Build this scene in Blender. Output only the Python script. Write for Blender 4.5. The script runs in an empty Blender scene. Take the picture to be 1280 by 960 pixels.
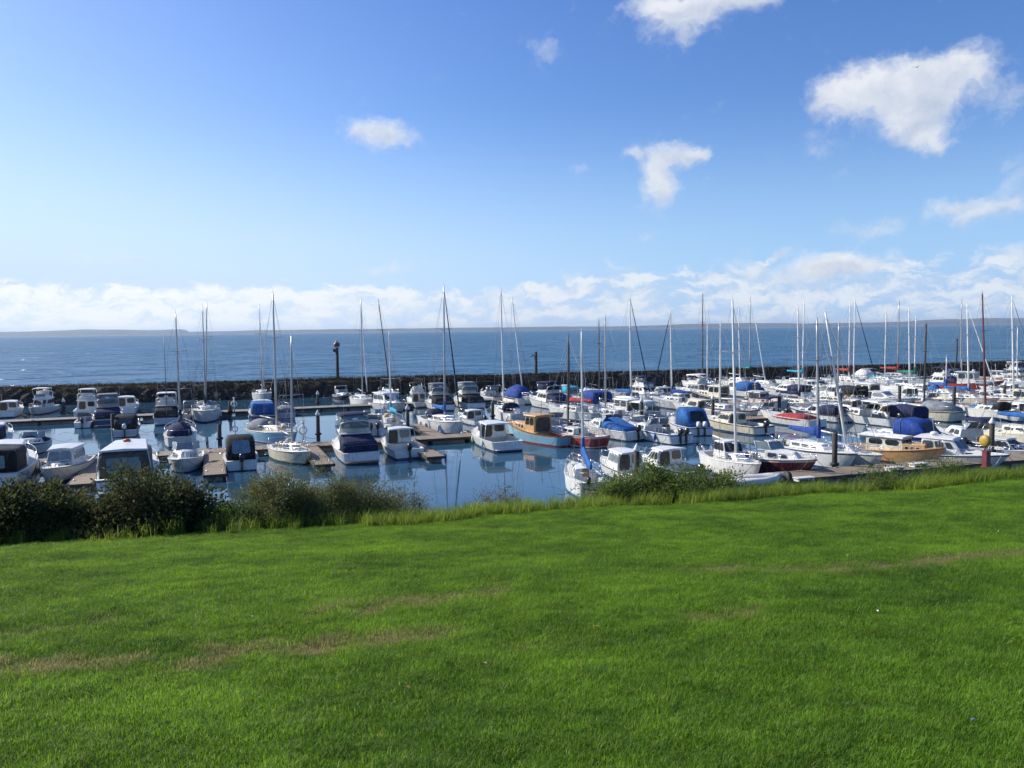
import bpy, bmesh, math, random

import numpy as np
from mathutils import Vector, Matrix, noise as mnoise

R = math.radians
S = bpy.context.scene
COL = S.collection
rnd = random.Random(7)

# ---------------------------------------------------------------- camera
CAM_Z = 9.5
FPX = 1000.0                     # focal length in pixels of a 1280 wide frame
PITCH = math.atan(68 / FPX)
ROLL = math.atan(16 / 1280)
_F = Vector((0, math.cos(PITCH), -math.sin(PITCH)))
_R0 = Vector((1, 0, 0))
_U0 = _R0.cross(_F)
_R = _R0 * math.cos(ROLL) - _U0 * math.sin(ROLL)
_U = _R0 * math.sin(ROLL) + _U0 * math.cos(ROLL)
CAMPOS = Vector((0, 0, CAM_Z))
cam_data = bpy.data.cameras.new('camera')
cam = bpy.data.objects.new('camera', cam_data)
COL.objects.link(cam)
m = Matrix((_R, _U, -_F)).transposed().to_4x4()
m.translation = CAMPOS
cam.matrix_world = m
cam_data.sensor_width = 36
cam_data.lens = 36 * FPX / 1280
cam_data.clip_start = 0.1
cam_data.clip_end = 90000
S.camera = cam


def ray(px, py):
    return (_F * FPX + _R * (px - 640) + _U * (480 - py)).normalized()


def pix(px, py, z=0.0):
    """world point at height z seen at photo pixel px, py"""
    d = ray(px, py)
    return CAMPOS + d * ((z - CAM_Z) / d.z)


def proj(p):
    v = Vector(p) - CAMPOS
    w = v.dot(_F)
    return 640 + FPX * v.dot(_R) / w, 480 - FPX * v.dot(_U) / w


# ---------------------------------------------------------------- exposure
S.view_settings.view_transform = 'Standard'
S.view_settings.look = 'None'
S.view_settings.gamma = 1
S.view_settings.use_curve_mapping = False
S.view_settings.exposure = 0.55
S.cycles.max_bounces = 8
S.cycles.transparent_max_bounces = 12

# ---------------------------------------------------------------- sun and sky
SUN_AZ = -66.0                   # degrees clockwise from +Y: the sun stands to the left, a little beyond the scene
SUN_EL = 34.0
sd = bpy.data.lights.new('sun', 'SUN')
sd.energy = 4.2
sd.angle = R(0.53)
sd.color = (1.0, 0.93, 0.82)
sun = bpy.data.objects.new('sun', sd)
COL.objects.link(sun)
_sv = Vector((math.sin(R(SUN_AZ)) * math.cos(R(SUN_EL)), math.cos(R(SUN_AZ)) * math.cos(R(SUN_EL)), math.sin(R(SUN_EL))))
sun.rotation_euler = (-_sv).to_track_quat('-Z', 'Y').to_euler()
sun.location = _sv * 200

world = bpy.data.worlds.new('World')
S.world = world
world.use_nodes = True


class NT:
    """small helper around a node tree"""

    def __init__(self, tree):
        self.t = tree
        self.t.nodes.clear()

    def n(self, kind, **kw):
        nd = self.t.nodes.new(kind)
        for k, v in kw.items():
            setattr(nd, k, v)
        return nd

    def link(self, a, b):
        self.t.links.new(a, b)

    def val(self, sock, v):
        if isinstance(v, bpy.types.NodeSocket):
            self.link(v, sock)
        else:
            sock.default_value = v

    def math(self, op, a, b=0.0, c=0.0, clamp=False):
        nd = self.n('ShaderNodeMath', operation=op)
        nd.use_clamp = clamp
        self.val(nd.inputs[0], a)
        self.val(nd.inputs[1], b)
        self.val(nd.inputs[2], c)
        return nd.outputs[0]

    def smooth(self, x, a, b, to0=0.0, to1=1.0):
        nd = self.n('ShaderNodeMapRange', interpolation_type='SMOOTHSTEP')
        self.val(nd.inputs[0], x)
        nd.inputs[1].default_value = a
        nd.inputs[2].default_value = b
        nd.inputs[3].default_value = to0
        nd.inputs[4].default_value = to1
        return nd.outputs[0]

    def noise(self, vec, scale, detail=4, rough=0.5, dist=0.0, col=False):
        nd = self.n('ShaderNodeTexNoise')
        if vec is not None:
            self.link(vec, nd.inputs['Vector'])
        nd.inputs['Scale'].default_value = scale
        nd.inputs['Detail'].default_value = detail
        nd.inputs['Roughness'].default_value = rough
        nd.inputs['Distortion'].default_value = dist
        return nd.outputs['Color' if col else 'Fac']

    def mix(self, fac, a, b, blend='MIX'):
        nd = self.n('ShaderNodeMix', data_type='RGBA', blend_type=blend)
        self.val(nd.inputs[0], fac)
        for s, v in ((nd.inputs[6], a), (nd.inputs[7], b)):
            if isinstance(v, bpy.types.NodeSocket):
                self.link(v, s)
            else:
                s.default_value = (*v[:3], 1)
        return nd.outputs[2]

    def mapping(self, vec, scale=(1, 1, 1), loc=(0, 0, 0)):
        nd = self.n('ShaderNodeMapping')
        self.link(vec, nd.inputs[0])
        nd.inputs['Scale'].default_value = scale
        nd.inputs['Location'].default_value = loc
        return nd.outputs[0]

    def comb(self, x, y, z=0.0):
        nd = self.n('ShaderNodeCombineXYZ')
        for i, v in enumerate((x, y, z)):
            self.val(nd.inputs[i], v)
        return nd.outputs[0]


def build_world():
    w = NT(world.node_tree)
    out = w.n('ShaderNodeOutputWorld')
    bg = w.n('ShaderNodeBackground')
    bg.inputs['Strength'].default_value = 0.105
    w.link(bg.outputs[0], out.inputs[0])
    sky = w.n('ShaderNodeTexSky', sky_type='NISHITA')
    sky.sun_disc = False
    sky.sun_elevation = R(SUN_EL)
    sky.sun_rotation = R(SUN_AZ)
    sky.altitude = 10
    sky.air_density = 1.0
    sky.dust_density = 0.7
    sky.ozone_density = 2.2
    hs = w.n('ShaderNodeHueSaturation')
    hs.inputs['Hue'].default_value = 0.512
    hs.inputs['Saturation'].default_value = 1.25
    hs.inputs['Value'].default_value = 1.0
    w.link(sky.outputs[0], hs.inputs['Color'])
    tc = w.n('ShaderNodeTexCoord')
    sep = w.n('ShaderNodeSeparateXYZ')
    w.link(tc.outputs['Generated'], sep.inputs[0])
    X, Y, Z = sep.outputs
    az = w.math('ARCTAN2', X, Y)
    hyp = w.math('SQRT', w.math('ADD', w.math('MULTIPLY', X, X), w.math('MULTIPLY', Y, Y)))
    el = w.math('ARCTAN2', Z, hyp)
    uv = w.comb(az, el)
    # warped direction coordinates give torn, wispy outlines
    warp = w.noise(w.mapping(uv, (1, 1.2, 1), (3.1, 0.7, 0)), 16, 6, 0.62, 0, True)
    wv = w.n('ShaderNodeVectorMath', operation='SUBTRACT')
    w.link(warp, wv.inputs[0])
    wv.inputs[1].default_value = (0.5, 0.5, 0.5)
    ws = w.n('ShaderNodeVectorMath', operation='SCALE')
    w.link(wv.outputs[0], ws.inputs[0])
    ws.inputs['Scale'].default_value = 0.055
    wa = w.n('ShaderNodeVectorMath', operation='ADD')
    w.link(uv, wa.inputs[0])
    w.link(ws.outputs[0], wa.inputs[1])
    sp2 = w.n('ShaderNodeSeparateXYZ')
    w.link(wa.outputs[0], sp2.inputs[0])
    az2, el2 = sp2.outputs[0], sp2.outputs[1]
    # single clouds: centre (as a direction), angular half axes, weight
    clouds = [
        (1040, 118, 26, 17, 1.05), (1086, 112, 38, 22, 1.25), (1150, 98, 46, 20, 1.35), (1202, 88, 34, 17, 1.15), (1130, 136, 34, 22, 1.3), (1150, 162, 25, 22, 1.2), (1162, 186, 18, 10, .95),
        (1030, 180, 26, 14, .7), (1266, 122, 34, 20, .75),
        (830, 4, 48, 18, 1.1), (885, 8, 66, 14, 1.0), (852, 36, 26, 26, .8), (925, 2, 44, 10, .8),
        (465, 168, 30, 17, 1.0), (497, 170, 26, 13, .85), (448, 165, 14, 11, .6),
        (826, 214, 22, 26, 1.2), (848, 192, 28, 13, .95), (790, 196, 11, 12, .95), (822, 236, 22, 14, .7), (872, 190, 14, 9, .8),
        (680, 57, 20, 15, .85), (720, 213, 11, 7, .65), (1195, 249, 26, 8, .95), (1090, 287, 30, 10, 1.1),
        (1240, 265, 42, 12, 1.15), (1275, 228, 20, 15, .95), (975, 320, 12, 7, 1.2), (775, 329, 18, 5, 1.05), (1268, 313, 26, 9, 1.0),
        (812, 301, 22, 5, .7), (475, 332, 50, 3.0, .9), (115, 322, 26, 2.6, 1.0), (170, 321, 20, 2.6, 1.0), (1060, 330, 38, 11, 1.4), (930, 337, 24, 6, 1.2), (1010, 343, 56, 10, 1.2),
    ]
    acc = accs = None
    for px, py, rx, ry, wt in clouds:
        d = ray(px, py)
        a0 = math.atan2(d.x, d.y)
        e0 = math.asin(d.z)
        cc = max(d.y, .3)
        du = w.math('MULTIPLY', w.math('SUBTRACT', az2, a0), FPX / rx / 1.17)
        dv = w.math('MULTIPLY', w.math('SUBTRACT', el2, e0), FPX / ry / 1.17)
        q = w.math('ADD', w.math('MULTIPLY', du, du), w.math('MULTIPLY', dv, dv))
        g = w.math('MULTIPLY', w.math('EXPONENT', w.math('MULTIPLY', q, -1.0)), wt)
        acc = g if acc is None else w.math('ADD', acc, g)
        up = w.math('MULTIPLY', g, w.math('SUBTRACT', w.math('MULTIPLY', dv, 0.8), w.math('MULTIPLY', du, 0.45)))
        accs = up if accs is None else w.math('ADD', accs, up)
    fine = w.noise(w.mapping(wa.outputs[0], (1, 1.25, 1)), 30, 9, 0.62)
    dens = w.math('ADD', acc, w.math('MULTIPLY', w.math('SUBTRACT', fine, 0.5), 2.4))
    cov = w.math('POWER', w.smooth(dens, 0.24, 1.75), 0.95)
    # the band of cloud low over the horizon
    band_uv = w.mapping(wa.outputs[0], (1.0, 3.2, 1), (0.4, 0.1, 0))
    bn = w.noise(band_uv, 21, 9, 0.62)
    bn2 = w.noise(w.mapping(uv, (1.0, 1, 1), (5, 2, 0)), 3.1, 2, 0.5)
    topv = w.math('ADD', w.math('MULTIPLY', bn2, 0.052), 0.034)
    hgt = w.math('ADD', w.math('DIVIDE', el, topv), w.math('MULTIPLY', w.math('SUBTRACT', bn, 0.5), -1.1))
    bandm = w.math('MULTIPLY', w.smooth(hgt, 1.12, 0.86), w.smooth(bn, 0.34, 0.54, 0.25, 1.0))
    left = w.smooth(az, 0.25, -0.5)
    bandm = w.math('MULTIPLY', bandm, w.smooth(el, -0.004, 0.016, 0.55, 1.0))
    bandm = w.math('MULTIPLY', bandm, w.math('ADD', w.math('MULTIPLY', left, 0.16), 0.80))
    # shading: tops towards the sun are whiter, cores and undersides greyer
    puff = w.noise(w.mapping(wa.outputs[0], (1, 1.2, 1)), 11, 7, 0.55)
    puff2 = w.noise(w.mapping(wa.outputs[0], (1, 1.2, 1), (0.011, -0.013, 0)), 11, 7, 0.55)
    sh = w.math('ADD', w.math('MULTIPLY', w.math('SUBTRACT', puff2, puff), 2.8), 0.62)
    sh = w.math('ADD', sh, w.math('MULTIPLY', accs, 0.42))
    sh = w.math('SUBTRACT', sh, w.math('MULTIPLY', w.smooth(dens, 1.0, 2.4), 0.08), clamp=True)
    cloud_lit = w.mix(sh, (3.4, 3.9, 4.8), (6.0, 6.1, 6.25))
    band_lit = w.mix(w.smooth(bn, 0.40, 0.62), (3.5, 4.4, 5.7), (5.8, 6.0, 6.25))
    band_col = w.mix(left, band_lit, (6.5, 6.7, 6.8))
    pale = w.mix(w.smooth(az, 0.45, -0.55), (3.0, 4.5, 6.5), (5.3, 5.9, 6.9))
    base = w.mix(w.math('ADD', w.smooth(el, 0.27, -0.02, 0.0, 0.92), w.math('MULTIPLY', w.math('MULTIPLY', w.smooth(az, 0.1, -0.65), w.smooth(el, 0.55, 0.05)), 0.28), clamp=True), hs.outputs[0], pale)
    sep_c = w.n('ShaderNodeVectorMath', operation='MULTIPLY')
    w.link(base, sep_c.inputs[0])
    sep_c.inputs[1].default_value = (0.80, 0.905, 1.03)
    base = sep_c.outputs[0]
    c1 = w.mix(w.math('MULTIPLY', bandm, 1.0, clamp=True), base, band_col)
    c2 = w.mix(w.math('MULTIPLY', cov, 0.88), c1, cloud_lit)
    w.link(c2, bg.inputs['Color'])


build_world()


# ---------------------------------------------------------------- materials
MATS = {}


def material(name, col, rough=0.5, metal=0.0, var=0.12, nscale=3.0, bump=0.0, bscale=20.0, spec=0.5, coat=0.0, dirt=0.0, trans=0.0):
    if name in MATS:
        return MATS[name]
    mt = bpy.data.materials.new(name)
    mt.use_nodes = True
    w = NT(mt.node_tree)
    out = w.n('ShaderNodeOutputMaterial')
    bs = w.n('ShaderNodeBsdfPrincipled')
    w.link(bs.outputs[0], out.inputs[0])
    tc = w.n('ShaderNodeTexCoord')
    oi = w.n('ShaderNodeObjectInfo')
    n1 = w.noise(tc.outputs['Object'], nscale, 5, 0.6)
    lo = tuple(c * (1 - var) for c in col)
    hi = tuple(min(1, c * (1 + var)) for c in col)
    c = w.mix(w.smooth(n1, 0.3, 0.7), lo, hi)
    if dirt:
        n2 = w.noise(w.mapping(tc.outputs['Object'], (2.2, 2.2, 0.5)), 2.6, 6, 0.65)
        c = w.mix(w.smooth(n2, 0.48, 0.76, 0, dirt), c, (0.30, 0.27, 0.20))
    w.link(c, bs.inputs['Base Color'])
    w.link(w.math('ADD', w.math('MULTIPLY', n1, 0.16), rough - 0.08, clamp=True), bs.inputs['Roughness'])
    bs.inputs['Metallic'].default_value = metal
    bs.inputs['Specular IOR Level'].default_value = spec
    bs.inputs['Coat Weight'].default_value = coat
    bs.inputs['Coat Roughness'].default_value = 0.15
    if bump:
        b = w.n('ShaderNodeBump')
        b.inputs['Strength'].default_value = bump
        b.inputs['Distance'].default_value = 0.05
        w.link(w.noise(tc.outputs['Object'], bscale, 5, 0.6), b.inputs['Height'])
        w.link(b.outputs[0], bs.inputs['Normal'])
    MATS[name] = mt
    return mt


def M(k):
    if k in MATS:
        return MATS[k]
    spec = PAL[k]
    return material(k, spec[0], **spec[1])


_cv = dict(rough=.85, var=.28, nscale=1.6, bump=.9, bscale=3.2, spec=.25, dirt=.22)
_gc = dict(rough=.36, var=.07, nscale=1.5, spec=.45, dirt=.6, coat=.15)
PAL = {
    'white': ((.70, .70, .67), _gc), 'cream': ((.70, .65, .50), _gc), 'offwhite': ((.64, .64, .60), _gc), 'grey_gel': ((.42, .44, .46), _gc),
    'pink_gel': ((.68, .56, .50), _gc), 'deck': ((.66, .66, .61), dict(rough=.6, var=.10, nscale=5, dirt=.35)), 'deck_cream': ((.60, .55, .42), dict(rough=.6, var=.1, dirt=.3)),
    'navy_gel': ((.015, .025, .075), _gc), 'blue_gel': ((.03, .13, .42), _gc), 'paleblue_gel': ((.24, .46, .60), _gc), 'red_gel': ((.42, .05, .03), _gc),
    'maroon_gel': ((.11, .02, .025), _gc), 'black_gel': ((.02, .02, .024), _gc), 'green_gel': ((.03, .13, .10), _gc),
    'antifoul_blue': ((.03, .06, .16), dict(rough=.7)), 'antifoul_red': ((.17, .03, .025), dict(rough=.7)), 'antifoul_black': ((.02, .022, .025), dict(rough=.7)),
    'royal': ((.014, .052, .25), _cv), 'blue': ((.02, .11, .33), _cv), 'navy': ((.012, .02, .065), _cv), 'black': ((.014, .015, .018), _cv), 'grey': ((.20, .22, .25), _cv),
    'teal': ((.02, .30, .30), _cv), 'green': ((.02, .20, .14), _cv), 'red': ((.38, .05, .05), _cv), 'creamcloth': ((.62, .58, .46), _cv), 'whitecloth': ((.72, .72, .70), _cv),
    'cyan': ((.03, .30, .46), _cv), 'rust': ((.30, .09, .05), _cv),
    'glass_soft': ((.06, .075, .08), dict(rough=.12, var=.4, spec=.6)), 'glass_warm': ((.06, .05, .04), dict(rough=.14, var=.5, nscale=2, spec=.6)),
    'glass': ((.02, .028, .032), dict(rough=.1, var=.3, spec=.7)), 'paleglass': ((.20, .25, .27), dict(rough=.14, var=.2, spec=.7)),
    'alu': ((.40, .41, .42), dict(rough=.42, metal=.5, var=.06)), 'whitemast': ((.72, .72, .70), dict(rough=.35, var=.05)), 'darkmast': ((.06, .06, .065), dict(rough=.4, var=.1)),  # alu is greyed: the backlit shade of the left masts is put into it
    'redmast': ((.15, .05, .05), dict(rough=.45)), 'woodmast': ((.34, .20, .09), dict(rough=.45, var=.2)), 'steel': ((.6, .6, .62), dict(rough=.25, metal=.9, var=.05)),
    'wire': ((.22, .22, .23), dict(rough=.5, metal=.4)), 'teak': ((.36, .20, .085), dict(rough=.5, var=.22, nscale=9)), 'tan': ((.55, .33, .14), dict(rough=.45, var=.15, nscale=6)),
    'rubber': ((.025, .025, .027), dict(rough=.7)), 'outboard_black': ((.02, .02, .024), dict(rough=.3, coat=.4)), 'outboard_white': ((.7, .7, .7), dict(rough=.3)),
    'fender_white': ((.72, .72, .70), dict(rough=.5)), 'fender_blue': ((.03, .07, .30), dict(rough=.5)), 'fender_red': ((.5, .10, .03), dict(rough=.5)), 'yellow': ((.42, .27, .03), dict(rough=.5)), 'red_paint': ((.17, .035, .038), dict(rough=.45, var=.15)),
    'pile': ((.055, .048, .042), dict(rough=.85, var=.35, nscale=4, bump=.5, bscale=14)), 'pile_cap': ((.68, .68, .66), dict(rough=.5, dirt=.3)),
    'interior': ((.09, .075, .06), dict(rough=.8, var=.3)),
}


# ---------------------------------------------------------------- mesh helpers
def cap_words(s):
    return s


def obj_from(name, verts, faces, mats, parent=None, mi=None, smooth=False, loc=None):
    me = bpy.data.meshes.new(name)
    me.from_pydata([tuple(v) for v in verts], [], faces)
    if not isinstance(mats, (list, tuple)):
        mats = [mats]
    for mm in mats:
        me.materials.append(M(mm) if isinstance(mm, str) else mm)
    if mi:
        me.polygons.foreach_set('material_index', mi)
    if smooth:
        me.polygons.foreach_set('use_smooth', [True] * len(me.polygons))
    me.validate()
    me.update()
    o = bpy.data.objects.new(name, me)
    COL.objects.link(o)
    if parent is not None:
        o.parent = parent
    if loc is not None:
        o.location = loc
    return o


class G:
    """collects shapes for ONE mesh"""

    def __init__(self):
        self.v, self.f, self.mi, self.sm = [], [], [], []

    def add(self, v, f, mi=0, smooth=False):
        b = len(self.v)
        self.v += [tuple(p) for p in v]
        self.f += [tuple(i + b for i in q) for q in f]
        self.mi += [mi] * len(f)
        self.sm += [smooth] * len(f)
        return self

    def box(self, c, s, mi=0):
        x, y, z = c
        a, b, d = s[0] / 2, s[1] / 2, s[2] / 2
        v = [(x + i * a, y + j * b, z + k * d) for k in (-1, 1) for j in (-1, 1) for i in (-1, 1)]
        f = [(0, 2, 3, 1), (4, 5, 7, 6), (0, 1, 5, 4), (2, 6, 7, 3), (0, 4, 6, 2), (1, 3, 7, 5)]
        return self.add(v, f, mi)

    def tube(self, pts, r, sides=6, mi=0, r2=None, caps=True):
        pts = [Vector(p) for p in pts]
        n = len(pts)
        rings = []
        for i, p in enumerate(pts):
            d = (pts[min(i + 1, n - 1)] - pts[max(i - 1, 0)])
            if d.length < 1e-9:
                d = Vector((0, 0, 1))
            d.normalize()
            a = d.orthogonal().normalized() if i == 0 else (pa - d * pa.dot(d)).normalized()
            pa = a
            b = d.cross(a)
            rr = r if r2 is None else r + (r2 - r) * i / max(1, n - 1)
            rings.append([p + (a * math.cos(2 * math.pi * k / sides) + b * math.sin(2 * math.pi * k / sides)) * rr for k in range(sides)])
        v = [p for rg in rings for p in rg]
        f = []
        for i in range(n - 1):
            for k in range(sides):
                f.append((i * sides + k, i * sides + (k + 1) % sides, (i + 1) * sides + (k + 1) % sides, (i + 1) * sides + k))
        if caps:
            f.append(tuple(reversed(range(sides))))
            f.append(tuple(range((n - 1) * sides, n * sides)))
        return self.add(v, f, mi, True)

    def loft(self, rings, mi=0, closed=True, caps=True, smooth=True):
        n = len(rings[0])
        v = [p for rg in rings for p in rg]
        f = []
        for i in range(len(rings) - 1):
            for k in range(n if closed else n - 1):
                f.append((i * n + k, i * n + (k + 1) % n, (i + 1) * n + (k + 1) % n, (i + 1) * n + k))
        if caps:
            f.append(tuple(reversed(range(n))))
            f.append(tuple(range((len(rings) - 1) * n, len(rings) * n)))
        return self.add(v, f, mi, smooth)

    def lathe(self, prof, sides=12, c=(0, 0, 0), mi=0, axis='z'):
        rings = []
        for r, h in prof:
            rg = []
            for k in range(sides):
                a = 2 * math.pi * k / sides
                p = (r * math.cos(a), r * math.sin(a), h)
                if axis == 'x':
                    p = (h, r * math.cos(a), r * math.sin(a))
                rg.append((p[0] + c[0], p[1] + c[1], p[2] + c[2]))
            rings.append(rg)
        return self.loft(rings, mi)

    def build(self, name, mats, parent=None, loc=None):
        o = obj_from(name, self.v, self.f, mats, parent, self.mi, False, loc)
        me = o.data
        if len(me.polygons) == len(self.sm):
            me.polygons.foreach_set('use_smooth', self.sm)
        bm = bmesh.new()
        bm.from_mesh(me)
        bmesh.ops.recalc_face_normals(bm, faces=bm.faces)
        bm.to_mesh(me)
        bm.free()
        return o


def tag(o, label=None, cat=None, group=None, kind=None):
    if label:
        o['label'] = label
    if cat:
        o['category'] = cat
    if group:
        o['group'] = group
    if kind:
        o['kind'] = kind
    return o


def empty(name, loc=(0, 0, 0), rz=0.0, label=None, cat=None, group=None):
    o = bpy.data.objects.new(name, None)
    COL.objects.link(o)
    o.location = loc
    o.rotation_euler = (0, 0, rz)
    o.empty_display_size = 0.3
    return tag(o, label, cat, group)


def copy_tree(o, parent=None):
    c = o.copy()
    COL.objects.link(c)
    c.parent = parent
    for ch in list(o.children):
        copy_tree(ch, c)
    return c
# ================================================================ boats
def panel(g, quad, u0, u1, v0, v1, ref, off=0.012, thick=0.03, ch=0.14, mi=0):
    """a thin pane lying on a cabin side: quad = bottom a, bottom b, top b, top a"""
    a, b, c, d = [Vector(p) for p in quad]
    P = lambda u, v: (a * (1 - u) + b * u) * (1 - v) + (d * (1 - u) + c * u) * v
    nrm = (P(.9, .5) - P(.1, .5)).cross(P(.5, .9) - P(.5, .1)).normalized()
    if nrm.dot(P(.5, .5) - Vector(ref)) < 0:
        nrm = -nrm
    du, dv = (u1 - u0) * ch, (v1 - v0) * ch * 1.4
    uv = [(u0 + du, v0), (u1 - du, v0), (u1, v0 + dv), (u1, v1 - dv), (u1 - du, v1), (u0 + du, v1), (u0, v1 - dv), (u0, v0 + dv)]
    out = [P(*q) + nrm * off for q in uv]
    inn = [P(*q) + nrm * (off - thick) for q in uv]
    g.loft([inn, out], mi, smooth=False)


class Boat:
    def __init__(s, root, L, B, fb, style, seed):
        s.root, s.L, s.B, s.fb, s.style = root, L, B, fb, style
        s.r = random.Random(seed)
        if style == 'sail':
            s.wst, s.pw, s.rise, s.rake, s.flare, s.tr = .60, 1.9, .30, .10 * L, .10, .05 * L
        elif style == 'wood':
            s.wst, s.pw, s.rise, s.rake, s.flare, s.tr = .74, 2.1, .75, .07 * L, .16, .03 * L
        else:
            s.wst, s.pw, s.rise, s.rake, s.flare, s.tr = .88, 2.5, .45, .13 * L, .24, .02 * L

    def half(s, t):
        if t < .42:
            k = t / .42
            f = s.wst + (1 - s.wst) * (k * (2 - k))
        else:
            f = max(0.0, 1 - ((t - .42) / .58) ** s.pw) ** .85
        return max(.02, s.B / 2 * f)

    def sheer(s, t):
        return s.fb * (1 + s.rise * max(0, (t - .25) / .75) ** 1.7 + (.06 * (1 - t / .25) ** 2 if t < .25 and s.style != 'motor' else 0))

    def xt(s, t):
        return s.L * (t - .5)

    def tx(s, x):
        return x / s.L + .5

    def P(s, t, u, z):
        """point on the hull side: u=+-1, z above water"""
        k = 1 - (z / s.sheer(t))
        k = max(0, k)
        w = s.half(t) * (1 - s.flare * k ** 1.3 * (.45 + .55 * t) - (.28 * max(0, k - 1) if k > 1 else 0))
        x = s.xt(t) - s.rake * min(k, 1.3) * t ** 5 + s.tr * min(k, 1) * (1 - t) ** 8 * (-1 if s.style == 'motor' else 1)
        return Vector((x, u * w, z))

    def hull(s, col, stripe, boot, af):
        ts = [0, .06, .14, .24, .34, .44, .54, .64, .73, .81, .88, .93, .97, 1.0]
        g = G()
        rows = []
        for u in (1, -1):
            for t in ts:
                sh = s.sheer(t)
                zs = [sh, sh - .07, sh - .16, sh * .62, sh * .36, .15, .07, -.08, -.40]
                rows.append([s.P(t, u, z) for z in zs])
        nz = len(rows[0])
        n = len(ts)
        idx = {}
        for a, rw in enumerate(rows):
            for b, p in enumerate(rw):
                idx[(a, b)] = len(g.v)
                g.v.append(tuple(p))
        mats = [0, 1, 0, 0, 0, 2, 3, 3]
        for sd in (0, 1):
            for i in range(n - 1):
                for b in range(nz - 1):
                    q = (idx[(sd * n + i, b)], idx[(sd * n + i + 1, b)], idx[(sd * n + i + 1, b + 1)], idx[(sd * n + i, b + 1)])
                    g.f.append(q); g.mi.append(mats[b]); g.sm.append(True)
        for b in range(nz - 1):
            for i in (0, n - 1):
                g.f.append((idx[(i, b)], idx[(n + i, b)], idx[(n + i, b + 1)], idx[(i, b + 1)]))
                g.mi.append(mats[b]); g.sm.append(False)
        h = g.build('hull', [col, stripe, boot, af], s.root)
        s.hull_o = h
        # rubbing strake
        g = G()
        for u in (1, -1):
            g.tube([s.P(t, u, s.sheer(t) - .02) for t in ts], .035, 5)
        g.tube([s.P(0, 1, s.sheer(0) - .02), s.P(0, -1, s.sheer(0) - .02)], .035, 5)
        g.build('gunwale', s.r.choice(['rubber', col, 'teak']) if s.style == 'wood' else s.r.choice(['rubber', col, col]), h)
        return h

    def deck(s, tc, col='deck', floor='deck', open_=True):
        """foredeck from tc to the bow, open cockpit aft of it"""
        g = G()
        ts = [tc + (1 - tc) * k / 9 for k in range(10)]
        rings = []
        for t in ts:
            h = s.half(t) - .01
            z = s.sheer(t) - .015
            rings.append([Vector((s.xt(t), h * k, z + .05 * (1 - k * k))) for k in (-1, -.6, 0, .6, 1)])
        g.loft(rings, closed=False, caps=False)
        g.build('deck', col, s.root)
        if not open_:
            return
        g = G()
        z0 = max(.18, s.fb * .34)
        w = .16 if s.style != 'sail' else .34
        t0 = .035
        tt = [t0 + (tc - t0) * k / 4 for k in range(5)]
        lip, lipi, bot = [], [], []
        for u in (1, -1):
            A = [Vector((s.xt(t), u * (s.half(t) - .01), s.sheer(t) - .012)) for t in tt]
            A[0].x = s.xt(0) + .02
            Bq = [Vector((s.xt(t), u * (s.half(t) - w), s.sheer(t) - .012)) for t in tt]
            C = [Vector((s.xt(t), u * (s.half(t) - w - .05), z0)) for t in tt]
            g.loft([A, Bq], closed=False, caps=False, smooth=False)
            g.loft([Bq, C], closed=False, caps=False, smooth=False)
            lip.append(A); lipi.append(Bq); bot.append(C)
        g.loft([bot[0], bot[1]], 1, closed=False, caps=False, smooth=False)
        for e in (0, -1):
            g.add([lipi[0][e], lipi[1][e], bot[1][e], bot[0][e]], [(0, 1, 2, 3)], 0)
        g.add([lip[0][0], lip[1][0], lipi[1][0], lipi[0][0]], [(0, 1, 2, 3)], 0)
        c = g.build('cockpit', [col, floor], s.root)
        g = G()
        xm = s.xt(.05 + tc * .3)
        for u in (1, -1):
            g.box((xm, u * (s.half(.1) - w - .28), z0 + .2), (s.L * tc * .5, .42, .38))
        g.build('seat', s.r.choice(['deck', 'whitecloth', 'deck_cream', 'navy', 'grey']), c)

    def cabin(s, name, x0, x1, w0, w1, k0, k1, z0, z1, rb, rf, col, camber=.06, bev=.07, z1f=None, parent=None):
        z1f = z1 if z1f is None else z1f
        v = [(x0, -w0, z0), (x0, w0, z0), (x1, w1, z0), (x1, -w1, z0), (x0 + rb, -w0 * k0, z1), (x0 + rb, w0 * k0, z1), (x1 - rf, w1 * k1, z1f), (x1 - rf, -w1 * k1, z1f), (x0 + rb, 0, z1 + camber), (x1 - rf, 0, z1f + camber)]
        f = [(0, 3, 2, 1), (1, 2, 6, 5), (0, 4, 7, 3), (0, 1, 5, 8, 4), (3, 7, 9, 6, 2), (4, 8, 9, 7), (8, 5, 6, 9)]
        bm = bmesh.new()
        bv = [bm.verts.new(p) for p in v]
        for q in f:
            bm.faces.new([bv[i] for i in q])
        bmesh.ops.recalc_face_normals(bm, faces=bm.faces)
        es = [e for e in bm.edges if not (e.verts[0].co.z <= z0 + 1e-6 and e.verts[1].co.z <= z0 + 1e-6)]
        bmesh.ops.bevel(bm, geom=es, offset=bev, segments=2, affect='EDGES', profile=.6)
        me = bpy.data.meshes.new(name)
        bm.to_mesh(me)
        bm.free()
        me.materials.append(M(col))
        o = bpy.data.objects.new(name, me)
        COL.objects.link(o)
        o.parent = parent or s.root
        V = [Vector(p) for p in v]
        ref = Vector(((x0 + x1) / 2, 0, (z0 + z1) / 2))
        return o, dict(port=(V[1], V[2], V[6], V[5]), star=(V[0], V[3], V[7], V[4]), rear=(V[0], V[1], V[5], V[4]), front=(V[3], V[2], V[6], V[7]), ref=ref)

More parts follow.
